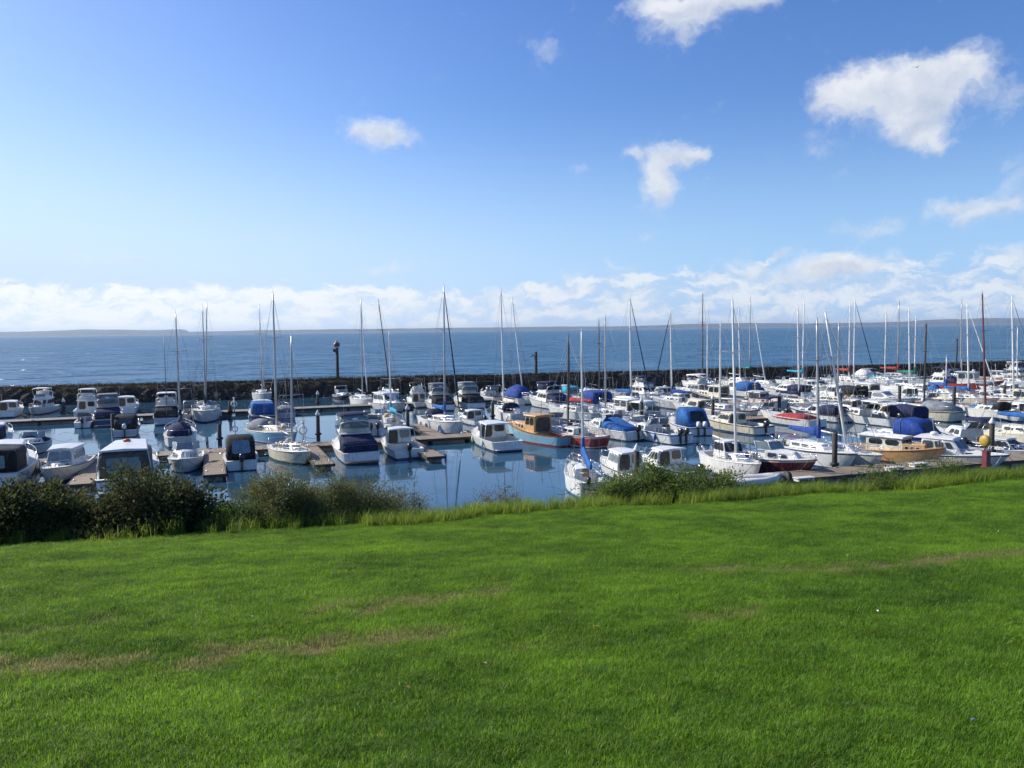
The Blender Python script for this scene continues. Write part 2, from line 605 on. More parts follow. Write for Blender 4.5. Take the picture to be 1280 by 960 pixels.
    def panes(s, cab, q, side, cells, mat='glass', name='window'):
        fm = s.__dict__.setdefault('fm', s.r.choice(['rubber', 'alu', 'alu', 'whitemast', 'rubber']))
        if mat == 'glass':
            mat = s.__dict__.setdefault('gm', s.r.choice(['glass', 'glass', 'glass_soft', 'glass_warm']))
        for u0, u1, v0, v1 in cells:
            for sd in (('port', 'star') if side == 'sides' else (side,)):
                g = G()
                panel(g, q[sd], u0, u1, v0, v1, q['ref'])
                if name != 'door':
                    eu, ev = .035 / max(.3, (q[sd][1] - q[sd][0]).length), .035 / max(.3, (q[sd][3] - q[sd][0]).length)
                    panel(g, q[sd], u0 - eu, u1 + eu, v0 - ev, v1 + ev, q['ref'], .006, mi=1)
                g.build(name, [mat, fm], cab)

    def arch(s, name, secs, col, parent=None, p=.55, n=11, thick=None, ends=True):
        """cloth or moulding: secs = (x, halfwidth, zbase, ztop); thick=None is a closed body, else only its skin from the top"""
        g = G()
        rings = []
        for x, hw, zb, zt in secs:
            rg = []
            for k in range(n):
                a = math.pi * k / (n - 1)
                c, sn = math.cos(a), math.sin(a)
                rg.append(Vector((x + s.r.uniform(-.012, .012), hw * math.copysign(abs(c) ** p, c), zb + (zt - zb) * sn ** p + (s.r.uniform(-.012, .012) if 0 < k < n - 1 else 0))))
            if thick:
                rg += [Vector((q.x, q.y * .985, q.z - thick)) for q in reversed(rg)]
            rings.append(rg)
        g.loft(rings, closed=True, caps=ends)
        return g.build(name, col, parent or s.root)

    def bimini(s, x0, x1, hw, zb, zt, col, parent=None):
        o = s.arch('bimini', [(x0, hw * .94, zt - .26, zt - .06), (x0 * .7 + x1 * .3, hw, zt - .2, zt + .02), (x0 * .3 + x1 * .7, hw, zt - .2, zt + .02), (x1, hw * .94, zt - .28, zt - .08)], col, parent, p=.5, thick=.03)
        g = G()
        xm = (x0 + x1) / 2
        for xx in (x0 + .06, x1 - .06):
            for u in (1, -1):
                g.tube([(xm + (xx - xm) * .25, u * hw * .96, zb), (xx, u * hw * .93, zt - .22)], .018, 5)
        g.build('bimini_frame', 'steel', o)
        return o

    def rails(s, t0=.5, stern=True, h=.55, step=.11):
        g = G()
        off = lambda t, u, z: Vector((s.xt(t), u * max(.03, s.half(t) - .07), s.sheer(t) + z))
        ts = []
        t = t0
        while t < .97:
            ts.append(t); t += step
        for u in (1, -1):
            tl = ts + [.985]
            g.tube([off(t, u, h if t > t0 else .05) for t in tl], .016, 5)
            if s.style == 'sail':
                g.tube([off(t, u, h * .5 if t > t0 else .05) for t in tl], .009, 4)
            for t in ts[1:]:
                g.tube([off(t, u, -.01), off(t, u, h)], .014, 5)
        g.tube([off(.985, 1, h), Vector((s.xt(1) + .05, 0, s.sheer(1) + h)), off(.985, -1, h)], .018, 5)
        g.tube([off(.985, 1, -.01), off(.985, 1, h)], .016, 5)
        g.tube([off(.985, -1, -.01), off(.985, -1, h)], .016, 5)
        if stern:
            for u in (1, -1):
                pts = [off(.16, u, -.01), off(.15, u, h), off(.02, u, h), off(.02, u, -.01)]
                g.tube(pts, .016, 5)
            g.tube([off(.02, 1, h), off(.02, -1, h)], .016, 5)
        g.build('rails', 'steel', s.root)

    def fenders(s, n, col):
        for k in range(n):
            t = .25 + .45 * k / max(1, n - 1) + s.r.uniform(-.03, .03)
            for u in (1, -1):
                p = s.P(t, u, s.fb * .5)
                g = G()
                g.lathe([(.012, .5), (.03, .32), (.10, .24), (.115, .0), (.10, -.24), (.03, -.31)], 8, (p.x, p.y + u * .12, p.z))
                g.build('fender', col, s.root)

    def outboard(s, y=0.0, col='outboard_black', sc=1.0, drop=0.0):
        x = s.xt(0) - .18
        z = s.fb + .05 - drop
        g = G()
        rings = []
        for dz, lx, ly, ox in ((0, .20, .14, 0), (.12, .26, .19, -.02), (.34, .27, .19, -.03), (.48, .20, .14, 0), (.52, .08, .06, .02)):
            rings.append([Vector((x + (ox + lx * math.copysign(abs(math.cos(a)) ** .6, math.cos(a))) * sc, y + ly * math.copysign(abs(math.sin(a)) ** .6, math.sin(a)) * sc, z + dz * sc)) for a in [2 * math.pi * k / 10 for k in range(10)]])
        g.loft(rings)
        o = g.build('outboard_motor', col, s.root)
        g = G()
        g.box((x, y, z - .42 * sc), (.20 * sc, .10 * sc, .86 * sc)).box((x - .02, y, z - .62 * sc), (.42 * sc, .22 * sc, .03)).box((x + .18, y, z - .05), (.14, .26 * sc, .2))
        g.build('motor_leg', 'outboard_black', o)

    def antenna(s, x, y, z, h, rake=.15):
        g = G()
        g.tube([(x, y, z), (x - rake * h, y, z + h)], .014, 5, r2=.006)
        g.build('antenna', 'whitemast', s.root)

    def radar(s, x, z, r=.3):
        g = G()
        g.lathe([(r * .5, -.02), (r, .02), (r * 1.02, .12), (r * .8, .2), (r * .3, .24), (.01, .245)], 14, (x, 0, z))
        g.build('radar_dome', 'outboard_white', s.root)

    # ------------------------------------------------------------ rig
    def rig(s, xm, ztop, o):
        mc = o.get('mc', 'alu')
        zd = s.fb * 1.0
        lean = o.get('lean', (0, 0))
        top = Vector((xm + lean[0], lean[1], ztop))
        base = Vector((xm, 0, zd))
        H = ztop - zd
        g = G()
        r0 = .058 + H * .0036
        rings = []
        for k in (0, .3, .6, .85, 1):
            c = base.lerp(top, k)
            rr = r0 * (1 - .38 * max(0, k - .3) / .7)
            rings.append([c + Vector((rr * 1.25 * math.cos(a), rr * .85 * math.sin(a), 0)) for a in [math.pi * 2 * q / 8 for q in range(8)]])
        g.loft(rings)
        for k, wd in ((.48, .95),) if H < 9 else ((.36, 1.05), (.68, .8)):
            c = base.lerp(top, k)
            for u in (1, -1):
                g.tube([c, c + Vector((-.1, u * wd, .05))], .03, 5, r2=.018)
        g.tube([top, top + Vector((0, 0, .45))], .012, 4)
        g.tube([top + Vector((-.25, 0, .1)), top + Vector((.2, 0, .1))], .015, 4)
        for u in (1, -1):
            g.tube([base + Vector((.14 * u, .1, .2)), top + Vector((.02 * u, .05, -.2))], .009, 4)
        mo = g.build('mast', mc, s.root)
        # standing rigging
        g = G()
        bow = Vector((s.xt(.985), 0, s.sheer(1) + .02))
        fr = o.get('frac', 1.0)
        fs = base.lerp(top, fr - .01)
        g.tube([fs, bow], .013, 4)
        if not o.get('nobackstay'):
            g.tube([top, Vector((s.xt(.01), 0, s.sheer(0)))], .011, 4)
        for u in (1, -1):
            ch = Vector((xm - .1, u * (s.half(s.tx(xm)) - .05), s.sheer(s.tx(xm))))
            for k, wd in ((.48, .95),) if H < 9 else ((.36, 1.05), (.68, .8)):
                c = base.lerp(top, k) + Vector((-.1, u * wd, .05))
                g.tube([ch, c], .011, 4)
                g.tube([c, base.lerp(top, min(.98, k + .34))], .010, 4)
            g.tube([Vector((xm - .5, ch.y, ch.z)), base.lerp(top, .46)], .009, 4)
        g.build('rigging', 'wire', s.root)
        if o.get('furl'):
            g = G()
            a, b = fs.lerp(bow, .04), fs.lerp(bow, .93)
            n = 9
            pts = [a.lerp(b, k / n) for k in range(n + 1)]
            rings = []
            for k, p in enumerate(pts):
                rr = (.035 + .05 * (k / n) ** .8) * (1 + s.r.uniform(-.08, .08)) * (.5 if k in (0, n) else 1)
                rings.append([p + Vector((rr * math.cos(q), rr * math.sin(q), 0)) for q in [math.pi * 2 * j / 8 for j in range(8)]])
            g.loft(rings)
            g.build('furled_sail', o['furl'], s.root)
        # boom and cover
        bl = o.get('boom', .36) * s.L
        zb = s.sheer(.5) + o.get('bz', 1.05)
        tip = Vector((xm - bl, o.get('by', 0), zb + o.get('btip', .12)))
        ft = Vector((xm - .06, 0, zb))
        g = G()
        g.tube([ft, tip], .055, 8)
        g.build('boom', mc, mo)
        if o.get('cov'):
            g = G()
            rings = []
            n = 10
            for k in range(n + 1):
                t = k / n
                p = ft.lerp(tip, t * 1.02)
                hw = (.17 - .08 * t) * o.get('fat', 1) * (1 + s.r.uniform(-.12, .12))
                up = (.42 - .26 * t) * o.get('fat', 1) * (1 + s.r.uniform(-.1, .1))
                dn = .12 * (1 + s.r.uniform(-.3, .3)) + o.get('sag', 0) * math.sin(math.pi * t)
                if k in (0, n):
                    hw *= .75
                rings.append([p + Vector((0, hw * math.cos(q), (up if math.sin(q) > 0 else dn) * math.sin(q))) for q in [math.pi * 2 * j / 10 for j in range(10)]])
            # the cover climbs round the mast at its front end
            up_r = []
            for zz, rr in ((-.22, .17), (.15, .17), (.5, .14), (.85, .11), (.95, .08)):
                up_r.append([Vector((xm + rr * 1.1 * math.cos(q), rr * .9 * math.sin(q), zb + zz * o.get('fat', 1))) for q in [math.pi * 2 * j / 10 for j in range(10)]])
            g.loft(rings)
            g.loft(up_r)
            g.build('sail_cover', o['cov'], s.root)


def seam(b, c, secs):
    for x, hw, zb, zt in secs:
        g = G()
        g.tube([(x, hw * 1.008 * math.copysign(abs(math.cos(a)) ** .24, math.cos(a)), zb + (zt - zb + .012) * math.sin(a) ** .24) for a in [math.pi * k / 12 for k in range(13)]], .018, 4)
        g.build('seam', 'grey', c)


def deck_hatch(b, x, z, parent=None):
    g = G()
    g.box((x, 0, z), (.5, .5, .06))
    g.build('hatch', 'paleglass', parent or b.root)


def make_yacht(b, o):
    L, B, fb = b.L, b.B, b.fb
    b.hull(o.get('hull', 'white'), o.get('stripe', o.get('hull', 'white')), o.get('boot', 'navy_gel'), o.get('af', 'antifoul_blue'))
    tc = .34
    b.deck(tc, o.get('deck', 'deck'), o.get('floor', 'teak'))
    cc = o.get('cab', 'white')
    ch = o.get('ch', .42)
    x0, x1 = b.xt(tc) - .02, b.xt(.74)
    cab, q = b.cabin('cabin', x0, x1, b.half(tc) * .66, b.half(.74) * .5, .86, .8, b.sheer(.5) - .12, b.sheer(.5) + ch, .05, .8, cc, .07, .07, b.sheer(.6) + ch * .9)
    if o.get('longwin'):
        b.panes(cab, q, 'sides', [(.08, .72, .45, .8)])
    else:
        b.panes(cab, q, 'sides', [(.07, .30, .42, .80), (.36, .58, .42, .80), (.64, .78, .46, .78)])
    b.panes(cab, q, 'rear', [(.36, .64, .2, .95)], 'teak' if b.r.random() < .5 else 'interior', 'companionway')
    deck_hatch(b, b.xt(.80), b.sheer(.8) + .06)
    if o.get('pilot'):
        c2, q2 = b.cabin('pilothouse', x0 + .1, b.xt(.56), b.half(.4) * .70, b.half(.56) * .62, .9, .86, b.sheer(.5) + .1, b.sheer(.5) + 1.15, .05, .5, cc, .06, .08)
        b.panes(c2, q2, 'sides', [(.06, .34, .45, .88), (.38, .64, .45, .88), (.68, .92, .45, .88)])
        b.panes(c2, q2, 'front', [(.06, .48, .42, .9), (.52, .94, .42, .9)], 'glass', 'windscreen')
        b.panes(c2, q2, 'rear', [(.08, .4, .45, .9), (.55, .92, .2, .9)])
    if o.get('dodger'):
        z = b.sheer(.4) + ch - .05
        hw = b.half(tc) * .66
        b.arch('dodger', [(x0 - .35, hw, z - .3, z + .62), (x0 + .1, hw, z - .2, z + .66), (x0 + .7, hw * .85, z - .1, z + .3), (x0 + .95, hw * .7, z - .1, z + .02)], o['dodger'])
    if o.get('bimini'):
        b.bimini(b.xt(.05), b.xt(.28), b.half(.15) * .8, b.sheer(.1), b.sheer(.1) + 1.9, o['bimini'])
    if o.get('tent'):
        z = b.sheer(.2)
        b.arch('cockpit_cover', [(b.xt(.03), b.half(.05) * .8, z - .05, z + .45), (b.xt(.18), b.half(.2) * .85, z - .05, z + .95), (x0 + .2, b.half(.3) * .75, z, z + 1.0), (x0 + .7, b.half(.3) * .6, z + .1, z + .5)], o['tent'], p=.75)
    b.rails(.36)
    if o.get('ob'):
        b.outboard(.3, 'outboard_black', .7)
    if o.get('fend'):
        b.fenders(3, o['fend'])
    # tiller or wheel
    g = G()
    if L > 8.6:
        g.lathe([(.40, -.02), (.43, 0), (.40, .02)], 16, (b.xt(.12), 0, fb + .25), axis='x')
        g.tube([(b.xt(.12), 0, fb * .4), (b.xt(.12), 0, fb + .3)], .05, 6)
        g.build('steering_wheel', 'steel', b.root)
    else:
        g.tube([(b.xt(.02), 0, fb + .1), (b.xt(.17), 0, fb + .2)], .025, 6)
        g.build('tiller', 'teak', b.root)
    if o.get('jumble'):
        for k in range(5):
            g = G()
            g.lathe([(.05, 0), (.22, .05), (.25, .18), (.16, .3), (.03, .33)], 9, (b.xt(b.r.uniform(.38, .85)), b.r.uniform(-.5, .5), b.sheer(.6) + b.r.uniform(.2, .45)))
            g.build('sail_bag', b.r.choice(['creamcloth', 'whitecloth', 'tan']), b.root)


def make_launch(b, o):
    L, B, fb = b.L, b.B, b.fb
    b.hull(o.get('hull', 'white'), o.get('stripe', 'white'), o.get('boot', 'navy_gel'), o.get('af', 'antifoul_blue'))
    tc = .30
    b.deck(tc)
    cc = o.get('cab', 'white')
    z0 = b.sheer(.5)
    x0, x1 = b.xt(tc), b.xt(.68)
    w0, w1 = b.half(tc) * .84, b.half(.68) * .74
    zt = fb + 1.42
    tr, qt = b.cabin('trunk_cabin', b.xt(.6), b.xt(.88), b.half(.6) * .72, b.half(.88) * .5, .85, .7, b.sheer(.6) - .1, b.sheer(.7) + .28, .02, .9, cc, .08, .07)
    b.panes(tr, qt, 'sides', [(.1, .55, .4, .8)])
    deck_hatch(b, b.xt(.72), b.sheer(.7) + .36, tr)
    cab, q = b.cabin('cabin', x0, x1, w0, w1, .92, .88, fb - .1, zt, .02, 1.05, cc, .04, .08)
    b.panes(cab, q, 'sides', [(.05, .33, .48, .88), (.37, .64, .48, .88), (.68, .86, .48, .86)])
    b.panes(cab, q, 'front', [(.05, .34, .42, .9), (.36, .64, .42, .9), (.66, .95, .42, .9)], 'glass', 'windscreen')
    b.panes(cab, q, 'rear', [(.08, .45, .35, .9)])
    b.panes(cab, q, 'rear', [(.55, .9, .05, .9)], 'interior', 'door')
    # flybridge
    fx0, fx1 = x0 - .25, x1 - 1.0
    roof = b.cabin('flybridge_deck', fx0 - .3, fx1 + .5, w0 * .98, w1 * .98, 1, .95, zt + .02, zt + .12, 0, .05, cc, .01, .03)[0]
    fly, qf = b.cabin('flybridge', fx0 + .7, fx1 + .3, w0 * .84, w1 * .86, .98, .92, zt + .1, zt + .62, .0, .45, cc, .02, .06, zt + .72)
    g = G()
    panel(g, qf['front'], .06, .94, .55, 1.25, qf['ref'], .03)
    g.build('windscreen', 'paleglass', fly)
    g = G()
    g.box((fx0 + .95, 0, zt + .82), (.42, w0 * 1.2, .3)).box((fx0 + .76, 0, zt + .98), (.1, w0 * 1.2, .5))
    g.build('helm_seat', 'whitecloth', fly)
    if o.get('bim'):
        bm_ = b.bimini(fx0 + .1, fx1 + .2, w0 * .86, zt + .5, zt + 1.95, o['bim'], roof)
        if o.get('fclear'):
            b.arch('clear_curtain', [(fx0 + .16, w0 * .8, zt + .55, zt + 1.83), (fx1 + .1, w0 * .78, zt + .6, zt + 1.80)], o['fclear'], bm_, p=.35)
    if o.get('clears'):
        xa = b.xt(.03)
        c = b.arch('cockpit_canopy', [(xa, b.half(.05) * .93, b.sheer(.03) + .02, fb + .62), (xa + .45, b.half(.1) * .92, b.sheer(.1) + .02, fb + .98), (x0 - .3, w0 * .99, fb, zt - .04), (x0 + .02, w0 * .97, fb, zt + .06)], o['clears'], p=.24)
        seam(b, c, [(xa + .01, b.half(.05) * .93, fb, fb + .63), (xa + .45, b.half(.1) * .92, fb, fb + .98), (x0 - .3, w0 * .99, fb, zt - .04)])
        for u in (-.5, .5):
            g = G()
            q4 = [Vector((xa - .02, (u - .36) * b.half(.05), fb + .16)), Vector((xa - .02, (u + .36) * b.half(.05), fb + .16)), Vector((xa - .02, (u + .34) * b.half(.05), fb + .52)), Vector((xa - .02, (u - .34) * b.half(.05), fb + .52))]
            panel(g, q4, 0, 1, 0, 1, (0, 0, 1), .02)
            g.build('canopy_window', o.get('cwin', 'glass'), c)
    # radar arch
    g = G()
    xr = fx0 + .05
    g.tube([(xr + .5, w0 * .9, zt + .05), (xr, w0 * .86, zt + 1.1), (xr - .05, w0 * .5, zt + 1.28), (xr - .05, -w0 * .5, zt + 1.28), (xr, -w0 * .86, zt + 1.1), (xr + .5, -w0 * .9, zt + .05)], .07, 7)
    g.build('radar_arch', cc, roof)
    if b.r.random() < .6:
        b.radar(xr - .05, zt + 1.36, .26)
    b.antenna(xr, w0 * .7, zt + 1.2, 2.2)
    if b.r.random() < .7:
        b.antenna(xr, -w0 * .7, zt + 1.2, 1.7)
    b.rails(.5, False, .6, .09)
    g = G()
    g.box((b.xt(0) - .28, 0, .28), (.6, b.B * .8, .06))
    g.build('swim_platform', 'teak' if b.r.random() < .5 else 'deck', b.root)
    if o.get('fend'):
        b.fenders(3, o['fend'])
    if o.get('pole'):
        g = G()
        g.tube([(x0 - .2, 0, zt), (x0 - .2, 0, o['pole'])], .05, 6, r2=.03)
        g.build('signal_mast', 'darkmast', b.root)


def make_sedan(b, o):
    """hard-top or express cruiser"""
    L, B, fb = b.L, b.B, b.fb
    b.hull(o.get('hull', 'white'), o.get('stripe', 'white'), o.get('boot', 'navy_gel'), o.get('af', 'antifoul_blue'))
    tc = o.get('tc', .36)
    b.deck(tc)
    cc = o.get('cab', 'white')
    zt = fb + o.get('h', 1.25)
    x0, x1 = b.xt(o.get('c0', tc)), b.xt(.70)
    w0, w1 = b.half(tc) * .86, b.half(.70) * .72
    tr, qt = b.cabin('trunk_cabin', b.xt(.58), b.xt(.9), b.half(.58) * .8, b.half(.9) * .45, .8, .6, b.sheer(.6) - .15, b.sheer(.7) + .22, .02, 1.0, cc, .1, .08)
    b.panes(tr, qt, 'sides', [(.12, .36, .42, .8), (.44, .66, .42, .8)])
    deck_hatch(b, b.xt(.70), b.sheer(.7) + .31, tr)
    rf = o.get('rf', 1.1)
    cab, q = b.cabin('cabin', x0, x1, w0, w1, .88, .84, fb - .1, zt, o.get('rb', .05), rf, cc, .08, .12)
    gl = o.get('glass', 'glass')
    if o.get('arch'):
        b.panes(cab, q, 'sides', [(.10, .80, .40, .86)], gl)
    else:
        b.panes(cab, q, 'sides', [(.05, .36, .45, .88), (.40, .66, .45, .88), (.70, .88, .45, .84)], gl)
    b.panes(cab, q, 'front', [(.05, .48, .35, .92), (.52, .95, .35, .92)] if o.get('split', 1) else [(.06, .94, .35, .92)], gl, 'windscreen')
    b.panes(cab, q, 'rear', [(.06, .44, .4, .92)], gl)
    b.panes(cab, q, 'rear', [(.52, .92, .05, .92)], 'interior', 'door')
    # overhanging hard top
    ov = o.get('over', .5)
    roof = b.cabin('hardtop', x0 - ov, x1 - rf + .12, w0 * .93, w1 * .95, .97, .92, zt + .01, zt + .10, .05, .1, o.get('roof', cc), .07, .035)[0]
    if ov > .7:
        g = G()
        for u in (1, -1):
            g.tube([(x0 - ov + .12, u * w0 * .9, zt + .03), (x0 - ov - .05, u * (b.half(.2) - .1), b.sheer(.2))], .03, 6)
        g.build('hardtop_frame', 'whitemast', roof)
    if o.get('clears'):
        xa = b.xt(.05)
        c = b.arch('cockpit_canopy', [(xa, b.half(.05) * .86, b.sheer(.05) + .02, zt - .25), (xa + .3, b.half(.08) * .88, fb, zt - .02), (x0 + .02, w0 * .98, fb, zt + .06)], o['clears'], p=.2)
        seam(b, c, [(xa + .28, b.half(.08) * .885, fb, zt - .01)])
        g = G()
        hw = b.half(.05) * o.get('cww', .50)
        panel(g, [Vector((xa - .02, -hw, fb + .30)), Vector((xa - .02, hw, fb + .30)), Vector((xa - .0, hw * .96, zt - .36)), Vector((xa - .0, -hw * .96, zt - .36))], 0, 1, 0, 1, (0, 0, 1), .04, .03, .04)
        g.build('canopy_window', o.get('cwin', 'glass'), c)
    b.rails(.52, False, .5, .1)
    if o.get('radar'):
        b.radar(x0 + .5, zt + .22, .28)
    b.antenna(x0 + .2, w0 * .6, zt + .1, 1.8)
    for k in range(o.get('ob', 0)):
        b.outboard((k - (o['ob'] - 1) / 2) * .7, o.get('obc', 'outboard_black'), 1.1)
    if not o.get('ob'):
        g = G()
        g.box((b.xt(0) - .25, 0, .25), (.54, b.B * .8, .06))
        g.build('swim_platform', 'deck', b.root)
    if o.get('fend'):
        b.fenders(2, o['fend'])
    if o.get('orange'):
        g = G()
        g.lathe([(.01, 0), (.2, .02), (.24, .12), (.1, .2), (.01, .22)], 10, (x0 + .9, .1, zt + .14))
        g.build('life_ring', 'fender_red', roof)


def make_runabout(b, o):
    L, B, fb = b.L, b.B, b.fb
    b.hull(o.get('hull', 'white'), o.get('stripe', 'white'), o.get('boot', 'white'), o.get('af', 'antifoul_black'))
    tc = .52
    b.deck(tc)
    cc = o.get('cab', 'white')
    x0, x1 = b.xt(tc) - .05, b.xt(.88)
    zc = b.sheer(.6) + o.get('ch', .34)
    cab, q = b.cabin('cuddy', x0, x1, b.half(tc) * .82, b.half(.88) * .5, .86, .7, b.sheer(.55) - .15, zc, .02, .9, cc, .09, .09)
    b.panes(cab, q, 'sides', [(.12, .40, .40, .8), (.48, .70, .42, .78)])
    # raked windscreen with frame
    hw = b.half(tc) * .78
    z0 = zc + .02
    pts = lambda dz, dx, k: [Vector((x0 - .55 + dx, -hw * 1.02 * k, z0 + dz)), Vector((x0 + .35 + dx, -hw * .62 * k, z0 + dz)), Vector((x0 + .35 + dx, hw * .62 * k, z0 + dz)), Vector((x0 - .55 + dx, hw * 1.02 * k, z0 + dz))]
    lo, hi = pts(0, 0, 1), pts(.52, -.38, .93)
    g = G()
    for i in range(3):
        panel(g, [lo[i], lo[i + 1], hi[i + 1], hi[i]], .03, .97, .03, .97, (x0 - .6, 0, z0), .0, .015, .04)
    ws = g.build('windscreen', o.get('glass', 'paleglass'), cab)
    g = G()
    g.tube(hi, .022, 5).tube(lo, .022, 5)
    for a, c in zip(lo, hi):
        g.tube([a, c], .022, 5)
    g.build('windscreen_frame', 'whitemast' if o.get('wf') else 'alu', ws)
    ca = o.get('canopy')
    if ca == 'bimini':
        b.bimini(b.xt(.2), x0 - .1, b.half(.3) * .85, b.sheer(.3), fb + 1.75, o['cc'])
    elif ca == 'full':
        zt = fb + o.get('cz', 1.55)
        c = b.arch('canopy', [(b.xt(.05), b.half(.06) * .88, fb - .02, fb + .40), (b.xt(.20), b.half(.16) * .88, fb - .02, zt - .06), (b.xt(.40), b.half(.4) * .84, fb, zt + .05), (x0 - .15, hw * 1.0, fb + .2, zt - .05), (x0 + .18, hw * .7, z0 + .1, z0 + .52)], o['cc'], p=.30)
        seam(b, c, [(b.xt(.40), b.half(.4) * .86, fb, zt + .05), (x0 - .15, hw, fb + .2, zt - .05)])
        g = G()
        h2 = b.half(.1) * .58
        panel(g, [Vector((b.xt(.05), -h2, fb + .45)), Vector((b.xt(.05), h2, fb + .45)), Vector((b.xt(.17), h2 * .9, zt - .25)), Vector((b.xt(.17), -h2 * .9, zt - .25))], 0, 1, 0, 1, (0, 0, .5), .06, .03, .1)
        g.build('canopy_window', 'paleglass' if o.get('pw') else 'glass', c)
    elif ca == 'top':
        zt = fb + 1.6
        tp = b.cabin('hardtop', b.xt(.22), x0 + .1, b.half(.3) * .8, hw * .8, .95, .9, zt, zt + .1, .05, .1, 'white', .05, .04)[0]
        g = G()
        for u in (1, -1):
            g.tube([(b.xt(.26), u * b.half(.3) * .74, zt), (b.xt(.30), u * (b.half(.3) - .1), b.sheer(.3))], .03, 6)
            g.tube([(x0 - .1, u * hw * .74, zt), (x0 - .3, u * hw * .92, z0 + .3)], .03, 6)
        g.build('hardtop_frame', 'whitemast', tp)
    elif ca == 'flat':
        z = b.sheer(.3)
        b.arch('cockpit_cover', [(b.xt(.02), b.half(.02) * .96, z - .05, z + .12), (b.xt(.2), b.half(.2) * .96, z - .05, z + .3), (b.xt(.42), b.half(.42) * .90, z - .04, zc + .38), (x0 + .3, hw * .72, z, zc + .22)], o['cc'], p=.8)
    elif ca == 'frame':
        g = G()
        zt = fb + 1.5
        for xx in (b.xt(.25), b.xt(.45)):
            g.tube([(xx, hw, b.sheer(.3)), (xx, hw * .9, zt), (xx, -hw * .9, zt), (xx, -hw, b.sheer(.3))], .025, 5)
        for u in (1, -1):
            g.tube([(b.xt(.25), u * hw * .9, zt), (b.xt(.45), u * hw * .9, zt)], .025, 5)
        g.build('canopy_frame', 'steel', b.root)
    b.rails(.6, False, .35, .12)
    for u in (1, -1):
        g = G()
        g.box((b.xt(.38), u * B * .22, fb * .34 + .35), (.5, .46, .16)).box((b.xt(.35), u * B * .22, fb * .34 + .66), (.12, .46, .5)).box((b.xt(.38), u * B * .22, fb * .34 + .12), (.16, .16, .34))
        g.build('helm_seat', 'grey', b.root)
    for k in range(o.get('ob', 1)):
        b.outboard((k - (o.get('ob', 1) - 1) / 2) * .65, o.get('obc', 'outboard_black'), o.get('obs', 1.0))
    if o.get('fend'):
        b.fenders(2, o['fend'])


def make_tarp(b, o):
    L, B, fb = b.L, b.B, b.fb
    b.hull(o.get('hull', 'white'), o.get('stripe', 'white'), o.get('boot', 'white'), o.get('af', 'antifoul_blue'))
    b.deck(.42)
    z = fb
    h = o.get('h', 1.3)
    c0, c1 = o.get('span', (.05, .72))
    m = (c0 + c1) / 2
    b.arch('boat_cover', [(b.xt(c0), b.half(c0) * .98, z - .12, z + h * .45), (b.xt(c0 + .12), b.half(c0 + .12) * 1.02, z - .16, z + h * .9), (b.xt(m), b.half(m) * 1.02, z - .16, z + h), (b.xt(c1 - .12), b.half(c1 - .12) * 1.02, z - .1, z + h * .72), (b.xt(c1), b.half(c1) * 1.0, z, z + h * .3)], o['cc'], p=o.get('p', .85), n=13)
    g = G()
    for t in (c0 + .12, m, c1 - .12):
        hh = h * (.92 if t < m + .01 else .74)
        g.tube([(b.xt(t), b.half(t) * 1.05 * math.cos(a), z - .1 + (hh + .13) * math.sin(a) ** .85) for a in [math.pi * k / 8 for k in range(9)]], .012, 4)
    g.build('cover_rope', 'wire', b.root)
    b.rails(max(.6, c1), False, .45, .1)
    if o.get('ob'):
        b.outboard(0, o.get('obc', 'outboard_black'))


